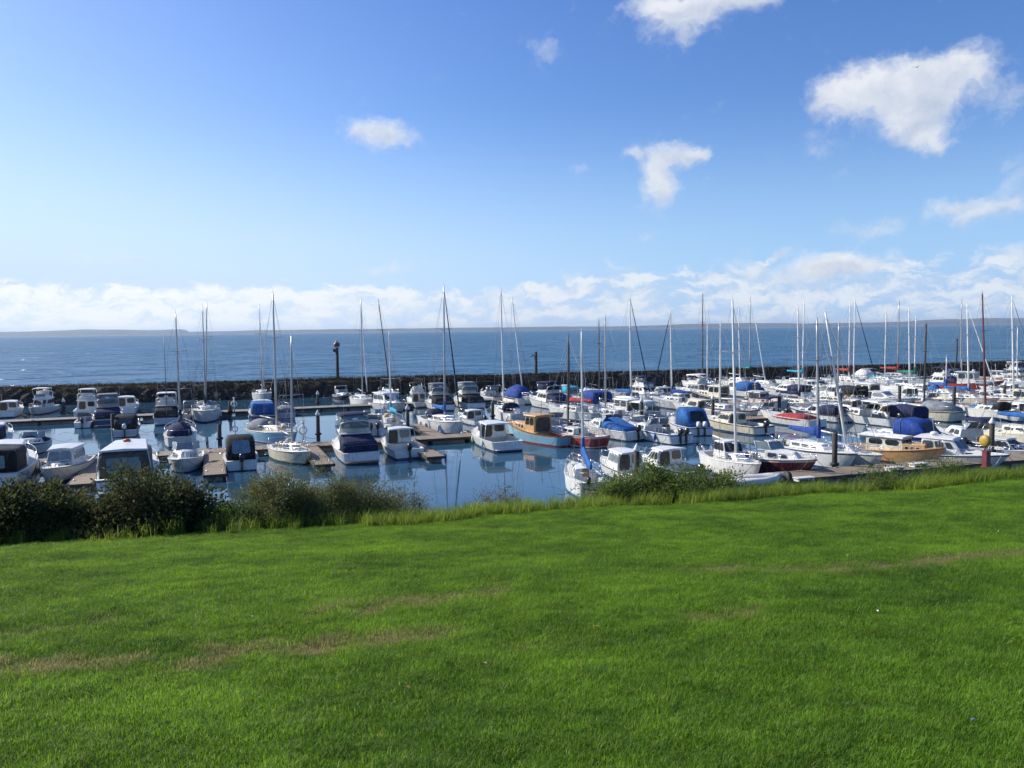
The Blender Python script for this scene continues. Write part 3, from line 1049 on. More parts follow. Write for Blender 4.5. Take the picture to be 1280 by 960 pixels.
def make_pilot(b, o):
    """wooden or workboat hull with an upright wheelhouse"""
    L, B, fb = b.L, b.B, b.fb
    b.hull(o.get('hull', 'white'), o.get('stripe', 'teak'), o.get('boot', 'red_gel'), o.get('af', 'antifoul_red'))
    tc = .36
    b.deck(tc, o.get('deck', 'deck'), o.get('floor', 'teak'))
    cc = o.get('cab', 'white')
    a0, a1 = o.get('wh', (.38, .60))
    zt = fb + o.get('h', 1.6)
    tr, qt = b.cabin('trunk_cabin', b.xt(a1 - .02), b.xt(.86), b.half(a1) * .74, b.half(.86) * .55, .92, .85, b.sheer(.6) - .15, b.sheer(.7) + .38, .02, .25, o.get('trunk', cc), .08, .05)
    b.panes(tr, qt, 'sides', [(.12, .26, .42, .74), (.36, .50, .42, .74), (.60, .74, .42, .74)], 'glass', 'porthole')
    cab, q = b.cabin('wheelhouse', b.xt(a0), b.xt(a1), b.half(a0) * .74, b.half(a1) * .70, .94, .92, fb - .1, zt, .0, .22, cc, .07, .05)
    b.panes(cab, q, 'sides', [(.08, .46, .50, .88), (.54, .92, .50, .88)])
    b.panes(cab, q, 'front', [(.05, .33, .52, .9), (.36, .64, .52, .9), (.67, .95, .52, .9)], 'glass', 'windscreen')
    b.panes(cab, q, 'rear', [(.1, .9, .06, .92)], 'interior', 'door')
    roof = b.cabin('wheelhouse_roof', b.xt(a0) - o.get('over', .35), b.xt(a1) - .05, b.half(a0) * .82, b.half(a1) * .76, .98, .95, zt + .02, zt + .10, 0, .06, o.get('roof', cc), .06, .03)[0]
    if o.get('awn'):
        b.bimini(b.xt(.05), b.xt(a0) - .35, b.half(.2) * .8, fb, zt + .05, o['awn'])
    if o.get('rail2'):
        g = G()
        for u in (1, -1):
            g.tube([(b.xt(.03), u * b.half(.03) * .9, fb), (b.xt(.03), u * b.half(.03) * .9, fb + .6), (b.xt(.34), u * b.half(.34) * .9, fb + .6), (b.xt(.34), u * b.half(.34) * .9, fb)], .025, 5)
        g.build('stern_rail', 'steel', b.root)
    g = G()
    g.tube([(b.xt(a0) + .3, 0, zt), (b.xt(a0) + .2, 0, zt + o.get('stub', 1.4))], .04, 6, r2=.025)
    g.tube([(b.xt(a0) + .22, -.4, zt + o.get('stub', 1.4) * .7), (b.xt(a0) + .22, .4, zt + o.get('stub', 1.4) * .7)], .02, 5)
    g.build('signal_mast', o.get('mc', 'whitemast'), roof)
    if o.get('radar'):
        b.radar(b.xt(a1) - .6, zt + .22, .26)
    b.rails(.55, False, .5, .1)
    if o.get('cargo'):
        g = G()
        for k in range(4):
            g.lathe([(.05, 0), (.26, .04), (.3, .2), (.2, .36), (.03, .4)], 9, (b.xt(.08 + .07 * k), b.r.uniform(-.5, .5), fb * .8))
        g.build('deck_gear', 'yellow', b.root)


def mooring_lines(b):
    for t, u, dx in ((.95, 1, .4), (.95, -1, -.2), (.06, 1, -.6), (.06, -1, -.5)):
        p = Vector((b.xt(t), u * (b.half(t) - .05), b.sheer(t) + .03))
        q = p + Vector((dx * 1.6, u * 1.5, 0))
        q.z = .5
        g = G()
        g.tube([p.lerp(q, k / 6) + Vector((0, 0, -.28 * math.sin(math.pi * k / 6))) for k in range(7)], .016, 4)
        g.build('mooring_line', b.r.choice(['creamcloth', 'navy', 'grey']), b.root)


MAKE = dict(yacht=make_yacht, launch=make_launch, sedan=make_sedan, runabout=make_runabout, tarp=make_tarp, pilot=make_pilot)
NAME = dict(yacht='sailing_yacht', launch='flybridge_launch', sedan='cabin_cruiser', runabout='runabout', tarp='covered_boat', pilot='wheelhouse_boat')
CATE = dict(yacht='yacht', launch='launch', sedan='cabin cruiser', runabout='motor boat', tarp='boat', pilot='boat')
AXIS = math.atan2(.935, -.355)           # berths lie across the jetties


KSC = dict(launch=.84, sedan=.92, runabout=.93, yacht=.96, pilot=.94, tarp=.92)


def boat(kind, px, py, L, hd, o, label):
    B = o.get('B', {'yacht': .28 * L + .35, 'launch': .27 * L + .7, 'sedan': .25 * L + .8, 'runabout': .27 * L + .75, 'tarp': .28 * L + .5, 'pilot': .27 * L + .35}[kind])
    fb = o.get('fb', {'yacht': .085 * L + .25, 'launch': .085 * L + .25, 'sedan': .085 * L + .22, 'runabout': .09 * L + .22, 'tarp': .08 * L + .25, 'pilot': .075 * L + .25}[kind])
    ang = AXIS + (0 if hd[0] == 'a' else math.pi) + R(-float(hd[1:] or 0))
    sc = o.get('k', KSC[kind] * (1.0 if py > 540 else .93))
    near = pix(px, py)
    d = Vector((near.x, near.y, 0))
    view = d.normalized()
    ax = Vector((math.cos(ang), math.sin(ang), 0))
    ca = abs(view.dot(ax))
    half_depth = L * sc * .5 * ca * .92 + B * sc * .5 * math.sqrt(max(0, 1 - ca * ca)) * .8
    c = view * (d.length + half_depth)
    root = empty(NAME[kind], (0, 0, 0), 0, label, CATE[kind], 'boats moored in the marina')
    b = Boat(root, L, B, fb, {'yacht': 'sail', 'pilot': 'wood'}.get(kind, 'motor'), hash((px, py)) & 0xffff)
    z = 0
    if 'mx' in o:
        mxl = o.get('ml', .07) * L
        # slide the boat sideways so that the foot of its mast stands where the photo shows it
        for _ in range(4):
            mp = c + ax * mxl * sc
            pxm, _y = proj((mp.x, mp.y, fb * sc))
            w = Vector((mp.x, mp.y, 0)).length
            perp = Vector((view.y, -view.x, 0))
            c = c + perp * ((o['mx'] - pxm) / FPX * w)
        mp = c + ax * mxl * sc
        # mast height from where its head shows
        lo, hi = 2.0, 30.0
        for _ in range(40):
            md = (lo + hi) / 2
            if proj((mp.x, mp.y, md))[1] > o['my']:
                lo = md
            else:
                hi = md
        zw = lo
        ztop = lo / sc
        if 'tx' in o:
            # masts that lean: the head sits to one side of the foot
            pxt, _y = proj((mp.x, mp.y, zw))
            off = Vector((_R.x, _R.y, 0)) * ((o['tx'] - pxt) / FPX * (mp - CAMPOS).dot(_F))
            rot = Matrix.Rotation(-ang, 3, 'Z') @ off
            o = dict(o, lean=(rot.x / sc, rot.y / sc))
    MAKE[kind](b, o)
    if py > 500:
        mooring_lines(b)
    if 'mx' in o:
        b.rig(mxl, ztop, o)
        if 'mx2' in o:                       # mizzen of a ketch
            o2 = dict(o, furl=None, boom=.2, lean=(0, 0))
            x2 = -.27 * L
            mp = c + ax * x2 * sc
            lo, hi = 2.0, 30.0
            for _ in range(40):
                md = (lo + hi) / 2
                if proj((mp.x, mp.y, md))[1] > o['my2']:
                    lo = md
                else:
                    hi = md
            pxt, _y = proj((mp.x, mp.y, lo))
            off = Vector((_R.x, _R.y, 0)) * ((o['mx2'] - pxt) / FPX * (mp - CAMPOS).dot(_F))
            rot = Matrix.Rotation(-ang, 3, 'Z') @ off
            x2 += 0
            b.rig(x2, lo / sc, dict(o2, lean=(0, max(-.6, min(.6, rot.y)))))
    root.location = c
    root.scale = (sc, sc, sc * (.9 if kind in ('sedan', 'launch') else 1))
    root.rotation_euler = (R(b.r.uniform(-1, 1)), 0, ang) if 'mx' not in o else (0, 0, ang)
    return root
# ================================================================ setting
def fbm(x, y, s, o=4, seed=0.0):
    return mnoise.fractal(Vector((x * s + seed, y * s - seed * .7, seed)), 1.0, 2.0, o)


def edge_y(x):
    """where the mown lawn ends"""
    return 20 + .30 * x + .5 * math.sin(x * .33 + .6) + .25 * math.sin(x * .9)


def wear_at(x, y):
    """trampled, worn streaks across the lawn"""
    w = 0.0
    for (ax, ay, bx, by, wd, st) in WEAR:
        d = Vector((bx - ax, by - ay))
        t = max(-.1, min(1.1, ((x - ax) * d.x + (y - ay) * d.y) / d.length_squared))
        q = Vector((x - ax - d.x * t, y - ay - d.y * t)).length / wd
        n = fbm(x, y, 2.6, 5, 3)
        w = max(w, st * math.exp(-q * q * 1.1) * max(0, min(1.15, .80 + 2.3 * n)))
    return min(1, w)


def lawn_z(x, y):
    base = 7.9 - .156 * y - .0035 * x + .00165 * max(0, x) * max(0, y) + .0015 * min(0, x) * max(0, y)
    return base + .06 * fbm(x, y, .25, 3, 1) + .04 * fbm(x, y, .9, 3, 5) + .035 * fbm(x, y, 2.8, 3, 15)


def ground_z(x, y):
    e = edge_y(x)
    z = lawn_z(x, min(y, e + .6))
    if 3 < y < e:
        z -= .05 * min(1, wear_at(x, y - .12))
    if y > e + .4:
        d = y - e - .4
        z -= .05 * d + .42 * max(0, d - .6) ** 1.05
        z = max(z, -1.6)
    return z


def lawn_pix(px, py):
    d = ray(px, py)
    lo, hi = 1.0, 60.0
    for _ in range(50):
        m_ = (lo + hi) / 2
        p = CAMPOS + d * m_
        if p.z > lawn_z(p.x, p.y):
            lo = m_
        else:
            hi = m_
    p = CAMPOS + d * lo
    return p.x, p.y


def _w(p, q, wd, st):
    return (*lawn_pix(*p), *lawn_pix(*q), wd, st)


WEAR = [_w((-30, 836), (200, 824), .26, 1.2), _w((200, 824), (330, 808), .24, 1.1), (*lawn_pix(330, 808), *lawn_pix(520, 792), .26, 1.1), _w((440, 760), (600, 742), .32, .8), _w((900, 712), (1080, 708), .34, .85), _w((1080, 708), (1290, 692), .38, .8), _w((890, 772), (940, 762), .22, .8), _w((0, 796), (130, 780), .18, .5), _w((660, 812), (720, 806), .18, .4)]


def grid_mesh(name, xs, ys, zf, mat, attrs=None, keep=None):
    nx, ny = len(xs), len(ys)
    v = [(x, y, zf(x, y)) for y in ys for x in xs]
    f = []
    for j in range(ny - 1):
        for i in range(nx - 1):
            if keep is None or keep((xs[i] + xs[i + 1]) / 2, (ys[j] + ys[j + 1]) / 2):
                f.append((j * nx + i, j * nx + i + 1, (j + 1) * nx + i + 1, (j + 1) * nx + i))
    me = bpy.data.meshes.new(name)
    me.from_pydata(v, [], f)
    me.materials.append(mat)
    me.polygons.foreach_set('use_smooth', [True] * len(me.polygons))
    for an, fn in (attrs or {}).items():
        a = me.attributes.new(an, 'FLOAT', 'POINT')
        a.data.foreach_set('value', [fn(p[0], p[1]) for p in v])
    me.update()
    o = bpy.data.objects.new(name, me)
    COL.objects.link(o)
    return o


def soil_material():
    mt = bpy.data.materials.new('turf_soil')
    mt.use_nodes = True
    w = NT(mt.node_tree)
    out = w.n('ShaderNodeOutputMaterial')
    bs = w.n('ShaderNodeBsdfPrincipled')
    w.link(bs.outputs[0], out.inputs[0])
    tc = w.n('ShaderNodeTexCoord')
    at = w.n('ShaderNodeAttribute', attribute_name='wear')
    n1 = w.noise(tc.outputs['Object'], 6, 6, .65)
    n2 = w.noise(tc.outputs['Object'], 60, 4, .6)
    green = w.mix(n1, (.03, .075, .008), (.065, .14, .012))
    green = w.mix(w.smooth(n2, .45, .75), green, (.10, .10, .035))
    earth = w.mix(n2, (.15, .115, .05), (.25, .205, .10))
    w.link(w.mix(w.math('MULTIPLY', at.outputs['Fac'], 1.0, clamp=True), green, earth), bs.inputs['Base Color'])
    bs.inputs['Roughness'].default_value = .95
    bs.inputs['Specular IOR Level'].default_value = .1
    b = w.n('ShaderNodeBump')
    b.inputs['Strength'].default_value = .9
    b.inputs['Distance'].default_value = .04
    w.link(n2, b.inputs['Height'])
    w.link(b.outputs[0], bs.inputs['Normal'])
    return mt


def lin(a, b, n):
    return [a + (b - a) * i / (n - 1) for i in range(n)]


lawn = grid_mesh('lawn', lin(-30, 42, 361), lin(-6, 34, 201), ground_z, soil_material(), {
    'wear': wear_at,
    'dens': lambda x, y: max(0, 1 - .76 * wear_at(x, y)) * (.55 + .45 * max(0, min(1, .55 + 1.6 * fbm(x, y, 2.2, 4, 21)))) * (1.0 if y < edge_y(x) + .5 else 0) * (1 if abs(x) < .7 * y + 4.5 and y > 1.5 else 0) * (1.0 if y < 9 else .62),
    'verge': lambda x, y: max(0, 1 - abs(y - edge_y(x) - (1.0 if x < 6 else .75)) / (1.2 if x < 6 else .9)) * (1.0 if x > -3.5 else .25) * (1 if abs(x) < .75 * y + 5 else 0) * (.4 + .6 * max(0, min(1, .5 + 2.2 * fbm(x, y, .35, 3, 9)))),
})
tag(lawn, kind='structure')


def blade_material(name, dark, light, straw, rough=.55, tr=.45):
    mt = bpy.data.materials.new(name)
    mt.use_nodes = True
    w = NT(mt.node_tree)
    out = w.n('ShaderNodeOutputMaterial')
    tc = w.n('ShaderNodeTexCoord')
    geo = w.n('ShaderNodeNewGeometry')
    at = w.n('ShaderNodeAttribute', attribute_name='tint')
    wr = w.n('ShaderNodeAttribute', attribute_name='wear', attribute_type='INSTANCER')
    big = w.noise(geo.outputs['Position'], .55, 4, .6)
    mid = w.noise(geo.outputs['Position'], 3.2, 4, .6)
    k = w.math('ADD', w.math('MULTIPLY', big, .9), w.math('MULTIPLY', mid, .7))
    c = w.mix(w.smooth(k, .52, 1.08), dark, light)
    c = w.mix(w.smooth(at.outputs['Fac'], .80, 1.0, 0, .7), c, straw)
    c = w.mix(w.smooth(wr.outputs['Fac'], .12, .55, 0, .85), c, straw)
    hv = w.n('ShaderNodeHueSaturation')
    w.link(c, hv.inputs['Color'])
    w.link(w.math('ADD', w.math('MULTIPLY', at.outputs['Fac'], .5), .72), hv.inputs['Value'])
    d = w.n('ShaderNodeBsdfPrincipled')
    w.link(hv.outputs[0], d.inputs['Base Color'])
    d.inputs['Roughness'].default_value = rough
    d.inputs['Specular IOR Level'].default_value = .25
    t = w.n('ShaderNodeBsdfTranslucent')
    h2 = w.n('ShaderNodeHueSaturation')
    h2.inputs['Hue'].default_value = .485
    h2.inputs['Value'].default_value = 1.35
    w.link(hv.outputs[0], h2.inputs['Color'])
    w.link(h2.outputs[0], t.inputs[0])
    mx = w.n('ShaderNodeMixShader')
    mx.inputs[0].default_value = tr
    w.link(d.outputs[0], mx.inputs[1])
    w.link(t.outputs[0], mx.inputs[2])
    w.link(mx.outputs[0], out.inputs[0])
    return mt


def blade_clump(name, n, rad, h0, h1, wdt, bend, mat, seed, seg=2):
    r = random.Random(seed)
    v, f, tint = [], [], []
    for _ in range(n):
        a, d = r.uniform(0, 6.283), rad * math.sqrt(r.random())
        x, y = d * math.cos(a), d * math.sin(a)
        h = r.uniform(h0, h1)
        ya = r.uniform(0, 6.283)
        lx, ly = math.cos(ya), math.sin(ya)
        bd = h * r.uniform(.1, 1) * bend
        w_ = wdt * r.uniform(.7, 1.3)
        tv = r.random()
        b = len(v)
        for k in range(seg + 1):
            t = k / seg
            ww = w_ * (1 - t) ** .6 * .5
            px_, py_, pz_ = x + lx * bd * t * t, y + ly * bd * t * t, h * (t - .25 * bend * t * t) - .004
            if k == seg:
                v.append((px_, py_, pz_)); tint.append(tv)
            else:
                v += [(px_ - ly * ww, py_ + lx * ww, pz_), (px_ + ly * ww, py_ - lx * ww, pz_)]
                tint += [tv, tv]
        for k in range(seg - 1):
            f.append((b + 2 * k, b + 2 * k + 1, b + 2 * k + 3, b + 2 * k + 2))
        f.append((b + 2 * seg - 2, b + 2 * seg - 1, b + 2 * seg))
    me = bpy.data.meshes.new(name)
    me.from_pydata(v, [], f)
    at = me.attributes.new('tint', 'FLOAT', 'POINT')
    at.data.foreach_set('value', tint)
    me.materials.append(mat)
    me.update()
    return me


def scatter(name, base, attr, density, clumps, smin, smax, seed):
    """one object whose geometry nodes scatter the clumps over a copy of the base sheet"""
    me = base.data
    o = bpy.data.objects.new(name, me)
    COL.objects.link(o)
    ng = bpy.data.node_groups.new(name + '_nodes', 'GeometryNodeTree')
    ng.interface.new_socket('Geometry', in_out='INPUT', socket_type='NodeSocketGeometry')
    ng.interface.new_socket('Geometry', in_out='OUTPUT', socket_type='NodeSocketGeometry')
    N, Lk = ng.nodes, ng.links
    gi, go = N.new('NodeGroupInput'), N.new('NodeGroupOutput')
    dp = N.new('GeometryNodeDistributePointsOnFaces')
    na = N.new('GeometryNodeInputNamedAttribute')
    na.data_type = 'FLOAT'
    na.inputs['Name'].default_value = attr
    mu = N.new('ShaderNodeMath')
    mu.operation = 'MULTIPLY'
    mu.inputs[1].default_value = density
    Lk.new(na.outputs['Attribute'], mu.inputs[0])
    Lk.new(mu.outputs[0], dp.inputs['Density'])
    dp.inputs['Seed'].default_value = seed
    Lk.new(gi.outputs[0], dp.inputs['Mesh'])
    ip = N.new('GeometryNodeInstanceOnPoints')
    Lk.new(dp.outputs['Points'], ip.inputs['Points'])
    gts = N.new('GeometryNodeGeometryToInstance')
    for cm in clumps:
        co = bpy.data.objects.new(cm.name, cm)       # never linked to the scene: only a source for the nodes
        oi = N.new('GeometryNodeObjectInfo')
        oi.inputs['Object'].default_value = co
        Lk.new(oi.outputs['Geometry'], gts.inputs[0])
    Lk.new(gts.outputs[0], ip.inputs['Instance'])
    ip.inputs['Pick Instance'].default_value = True
    rv = N.new('FunctionNodeRandomValue')
    rv.data_type = 'FLOAT_VECTOR'
    rv.inputs[0].default_value = (-.12, -.12, 0)
    rv.inputs[1].default_value = (.12, .12, 6.283)
    Lk.new(rv.outputs[0], ip.inputs['Rotation'])
    rs = N.new('FunctionNodeRandomValue')
    rs.data_type = 'FLOAT'
    rs.inputs[2].default_value = smin
    rs.inputs[3].default_value = smax
    Lk.new(rs.outputs[1], ip.inputs['Scale'])
    Lk.new(ip.outputs[0], go.inputs[0])
    md = o.modifiers.new('scatter', 'NODES')
    md.node_group = ng
    return tag(o, kind='stuff')


lawn_mat = blade_material('lawn_blades', (.054, .148, .010), (.195, .380, .022), (.28, .26, .10))
verge_mat = blade_material('long_blades', (.095, .175, .016), (.23, .34, .035), (.36, .33, .12), tr=.5)
scatter('lawn_grass', lawn, 'dens', 210, [blade_clump('lawn_tuft', 110, .13, .018, .050, .0042, .9, lawn_mat, k) for k in range(5)] + [blade_clump('lawn_tuft', 70, .10, .03, .08, .005, 1.0, lawn_mat, 9)], .6, 1.3, 3)
scatter('long_grass', lawn, 'verge', 70, [blade_clump('long_tuft', 46, .16, .2, .55, .011, .8, verge_mat, 20 + k, 3) for k in range(5)], .55, 1.15, 5)


def lawn_litter():
    r = random.Random(3)
    g = G()
    for _ in range(16):
        px, py = r.uniform(20, 1260), 660 + 290 * r.random() ** 1.5
        if py < 680 - .05 * px:
            continue
        x, y = lawn_pix(px, py)
        z = lawn_z(x, y) + .045
        a, s_ = r.uniform(0, 6.28), r.uniform(.012, .03)
        c, n_ = math.cos(a) * s_, math.sin(a) * s_
        mi = 0 if r.random() < .45 else 1
        g.add([(x - c, y - n_, z), (x + n_ * .5, y - c * .5, z + .012), (x + c, y + n_, z + .004), (x - n_ * .5, y + c * .5, z + .012), (x, y, z + .002)], [(0, 1, 4), (1, 2, 4), (2, 3, 4), (3, 0, 4)], mi)
    tag(g.build('fallen_leaves', [material('petal', (.65, .64, .58), rough=.8), material('dry_leaf', (.26, .15, .06), rough=.8)]), kind='stuff')


lawn_litter()


# ---------------------------------------------------------------- water
def water_material(name, deep, rough, waves, strength, limit=None):
    mt = bpy.data.materials.new(name)
    mt.use_nodes = True
    w = NT(mt.node_tree)
    out = w.n('ShaderNodeOutputMaterial')
    bs = w.n('ShaderNodeBsdfPrincipled')
    w.link(bs.outputs[0], out.inputs[0])
    geo = w.n('ShaderNodeNewGeometry')
    big = w.noise(w.mapping(geo.outputs['Position'], (.25, 1, 1)), .012, 4, .55)
    w.link(w.mix(w.smooth(big, .35, .65), tuple(c * .85 for c in deep), tuple(c * 1.15 for c in deep)), bs.inputs['Base Color'])
    bs.inputs['Roughness'].default_value = rough
    bs.inputs['IOR'].default_value = 1.33
    h = None
    for sc, sx, amp in waves:
        q = w.math('MULTIPLY', w.noise(w.mapping(geo.outputs['Position'], (sx, 1, 1)), sc, 4, .55), amp)
        h = q if h is None else w.math('ADD', h, q)
    b = w.n('ShaderNodeBump')
    b.inputs['Strength'].default_value = strength
    b.inputs['Distance'].default_value = 1.0
    patch = w.noise(w.mapping(geo.outputs['Position'], (.5, 1, 1), (7, 3, 0)), .07, 4, .6)
    h = w.math('MULTIPLY', h, w.smooth(patch, .42, .62, .35, 1.5))
    w.link(h, b.inputs['Height'])
    w.link(b.outputs[0], bs.inputs['Normal'])
    if limit:
        # wind waves: the facets one sees at a low angle mirror far less than flat water
        bs.inputs['Specular IOR Level'].default_value = 0
        gl = w.n('ShaderNodeBsdfGlossy')
        gl.inputs['Roughness'].default_value = rough
        w.link(b.outputs[0], gl.inputs['Normal'])
        fr = w.n('ShaderNodeFresnel')
        fr.inputs['IOR'].default_value = 1.33
        w.link(b.outputs[0], fr.inputs['Normal'])
        mx = w.n('ShaderNodeMixShader')
        w.link(w.math('MINIMUM', fr.outputs[0], limit), mx.inputs[0])
        w.link(bs.outputs[0], mx.inputs[1])
        w.link(gl.outputs[0], mx.inputs[2])
        w.link(mx.outputs[0], out.inputs[0])
    return mt


BW = lambda x: 126 + .235 * x            # centre line of the breakwater
calm = water_material('calm_water', (.030, .085, .140), .03, [(.5, .6, .012), (2.2, .5, .006)], .55)
open_sea = water_material('open_sea', (.022, .110, .200), .25, [(.05, .35, 1.2), (.12, .45, .6), (.5, .5, .22), (1.6, .6, .05)], 1.0, .36)
sea_far = 60000
obj = obj_from('marina_water', [(-150, 12, 0), (230, 12, 0), (230, BW(230), 0), (-150, BW(-150), 0)], [(0, 1, 2, 3)], calm)
tag(obj, kind='structure')
xs = [-60000, -150, 230, 60000]
obj = obj_from('sea', [(-150, BW(-150), 0), (230, BW(230), 0), (60000, BW(230), 0), (60000, 60000, 0), (-60000, 60000, 0), (-60000, BW(-150), 0)], [(0, 1, 2, 3, 4, 5)], open_sea)
tag(obj, kind='structure')
# the sea bed and the land round the lawn, one sheet out to the horizon
bed = material('sea_bed', (.10, .09, .06), rough=.95)
obj = obj_from('ground', [(-60000, -60000, -2.2), (60000, -60000, -2.2), (60000, 60000, -2.2), (-60000, 60000, -2.2)], [(0, 1, 2, 3)], bed)
tag(obj, kind='structure')


# ---------------------------------------------------------------- far shore
def far_shore():
    mt = material('far_land', (.016, .04, .065), rough=.95, var=.4, nscale=.0016, spec=.1)  # bluish land colour: part of the distance haze is put into it
    prof = [(-80, 4), (0, 5.5), (90, 6.0), (160, 5.2), (235, 5.8), (240, 2.2), (300, 3), (420, 3.6), (520, 3.2), (640, 2.6), (700, 3.2), (760, 2.4), (820, 2.8), (860, 4.0), (930, 4.4), (1000, 3.0), (1060, 3.6), (1130, 4.0), (1190, 6.0), (1250, 7.4), (1300, 7.0), (1360, 5)]
    Y = 11000
    xs, ys = [], [0, 350, 900, 1700, 2600, 3600]
    x0, x1 = -8200, 8600
    n = 260
    v, f = [], []
    for j, dy in enumerate(ys):
        k = [0, .35, .7, 1, .8, 0][j]
        for i in range(n):
            x = x0 + (x1 - x0) * i / (n - 1)
            p = 640 + x / Y * FPX
            h = 0
            for (a, ha), (b, hb) in zip(prof, prof[1:]):
                if a <= p <= b:
                    h = ha + (hb - ha) * (p - a) / (b - a)
            hh = h * (Y + 1700) / FPX * k * (1 + .22 * fbm(x, dy, .0011, 4, 2)) + 9.5 * k
            if i in (0, n - 1):
                hh = 0
            v.append((x * (1 + dy / Y), Y + dy + 260 * fbm(x, 0, .0006, 3, 4), hh - .6))
    for j in range(len(ys) - 1):
        for i in range(n - 1):
            f.append((j * n + i, j * n + i + 1, (j + 1) * n + i + 1, (j + 1) * n + i))
    o = obj_from('hills', v, f, mt, smooth=True)
    tag(o, kind='structure')


far_shore()


# ---------------------------------------------------------------- breakwater
def rock_material():
    mt = bpy.data.materials.new('breakwater_rock')
    mt.use_nodes = True
    w = NT(mt.node_tree)
    out = w.n('ShaderNodeOutputMaterial')
    bs = w.n('ShaderNodeBsdfPrincipled')
    w.link(bs.outputs[0], out.inputs[0])
    tc = w.n('ShaderNodeTexCoord')
    geo = w.n('ShaderNodeNewGeometry')
    sep = w.n('ShaderNodeSeparateXYZ')
    w.link(geo.outputs['Position'], sep.inputs[0])
    n1 = w.noise(geo.outputs['Position'], .8, 6, .65)
    n2 = w.noise(geo.outputs['Position'], 3.0, 5, .6)
    c = w.mix(w.smooth(n1, .3, .7), (.007, .006, .005), (.021, .018, .014))
    c = w.mix(w.smooth(n2, .5, .75), c, (.030, .024, .017))
    # weed and wet below the tide mark
    c = w.mix(w.smooth(w.math('ADD', sep.outputs[2], n2), 1.6, 1.0), c, (.016, .018, .014))
    w.link(c, bs.inputs['Base Color'])
    bs.inputs['Roughness'].default_value = .85
    return mt


BW_H = 2.3


def breakwater():
    rk = rock_material()
    r = random.Random(5)
    top = BW_H
    cross = [(-5.2, -2.0), (-3.6, -.5), (-2.6, .5), (-1.7, 1.4), (-.9, top - .35), (-.2, top - .05), (1.0, top), (2.2, top - .1), (4.0, 1.0), (7, -2.0)]
    v, f = [], []
    n = 420
    x0, x1 = -120, 225
    m_ = len(cross)
    d = Vector((1, .235)).normalized()
    nn = Vector((-d.y, d.x))
    for i in range(n):
        x = x0 + (x1 - x0) * i / (n - 1)
        for k, (o_, z) in enumerate(cross):
            jx, jz = r.uniform(-.2, .2), r.uniform(-.14, .14) if 0 < k < m_ - 1 else 0
            jo = r.uniform(-.14, .14)
            if 5 <= k <= 7:
                jz *= .25
            v.append((x + nn.x * (o_ + jo) + jx, BW(x) + nn.y * (o_ + jo), z + jz))
    for i in range(n - 1):
        for k in range(m_ - 1):
            f.append((i * m_ + k, (i + 1) * m_ + k, (i + 1) * m_ + k + 1, i * m_ + k + 1))
    g = G()
    g.add(v, f)
    # boulders of the facing
    ico = bmesh.new()
    bmesh.ops.create_icosphere(ico, subdivisions=1, radius=1)
    iv = [tuple(p.co) for p in ico.verts]
    ifc = [tuple(q.index for q in fc.verts) for fc in ico.faces]
    ico.free()
    for _ in range(3000):
        x = r.uniform(-105, 215)
        t = r.random()
        o_ = -4.0 + 3.6 * t
        z = -.6 + (top + .35) * t ** 1.0
        s = r.uniform(.16, .38)
        if z > top - .6:
            s *= .7
        rot = Matrix.Rotation(r.uniform(0, 6.28), 3, Vector((r.random(), r.random(), r.random() + .1)).normalized())
        sc = Vector((r.uniform(.8, 1.4), r.uniform(.7, 1.2), r.uniform(.55, .95))) * s
        pts = []
        for p in iv:
            q = Vector(p) * r.uniform(.78, 1.15)
            q = rot @ Vector((q.x * sc.x, q.y * sc.y, q.z * sc.z))
            pts.append((x + nn.x * o_ + q.x, BW(x) + nn.y * o_ + q.y, z + q.z))
        g.add(pts, ifc)
    o = g.build('breakwater', [rk])
    tag(o, 'long dark rock breakwater between the marina and open sea', 'breakwater')


breakwater()


# leaves, used by the shrubs and by the scrub on the breakwater
def leaf_material(name, dark, light, odd, tr=.3, rough=.5, oddk=.12):
    mt = bpy.data.materials.new(name)
    mt.use_nodes = True
    w = NT(mt.node_tree)
    out = w.n('ShaderNodeOutputMaterial')
    geo = w.n('ShaderNodeNewGeometry')
    at = w.n('ShaderNodeAttribute', attribute_name='tint')
    big = w.noise(geo.outputs['Position'], 1.3, 4, .6)
    c = w.mix(w.smooth(w.math('ADD', w.math('MULTIPLY', big, .8), w.math('MULTIPLY', at.outputs['Fac'], .5)), .42, .95), dark, light)
    c = w.mix(w.smooth(at.outputs['Fac'], 1 - oddk, 1.0), c, odd)
    d = w.n('ShaderNodeBsdfPrincipled')
    w.link(c, d.inputs['Base Color'])
    d.inputs['Roughness'].default_value = rough
    d.inputs['Specular IOR Level'].default_value = .2
    t = w.n('ShaderNodeBsdfTranslucent')
    w.link(c, t.inputs[0])
    mx = w.n('ShaderNodeMixShader')
    mx.inputs[0].default_value = tr
    w.link(d.outputs[0], mx.inputs[1])
    w.link(t.outputs[0], mx.inputs[2])
    w.link(mx.outputs[0], out.inputs[0])
    return mt


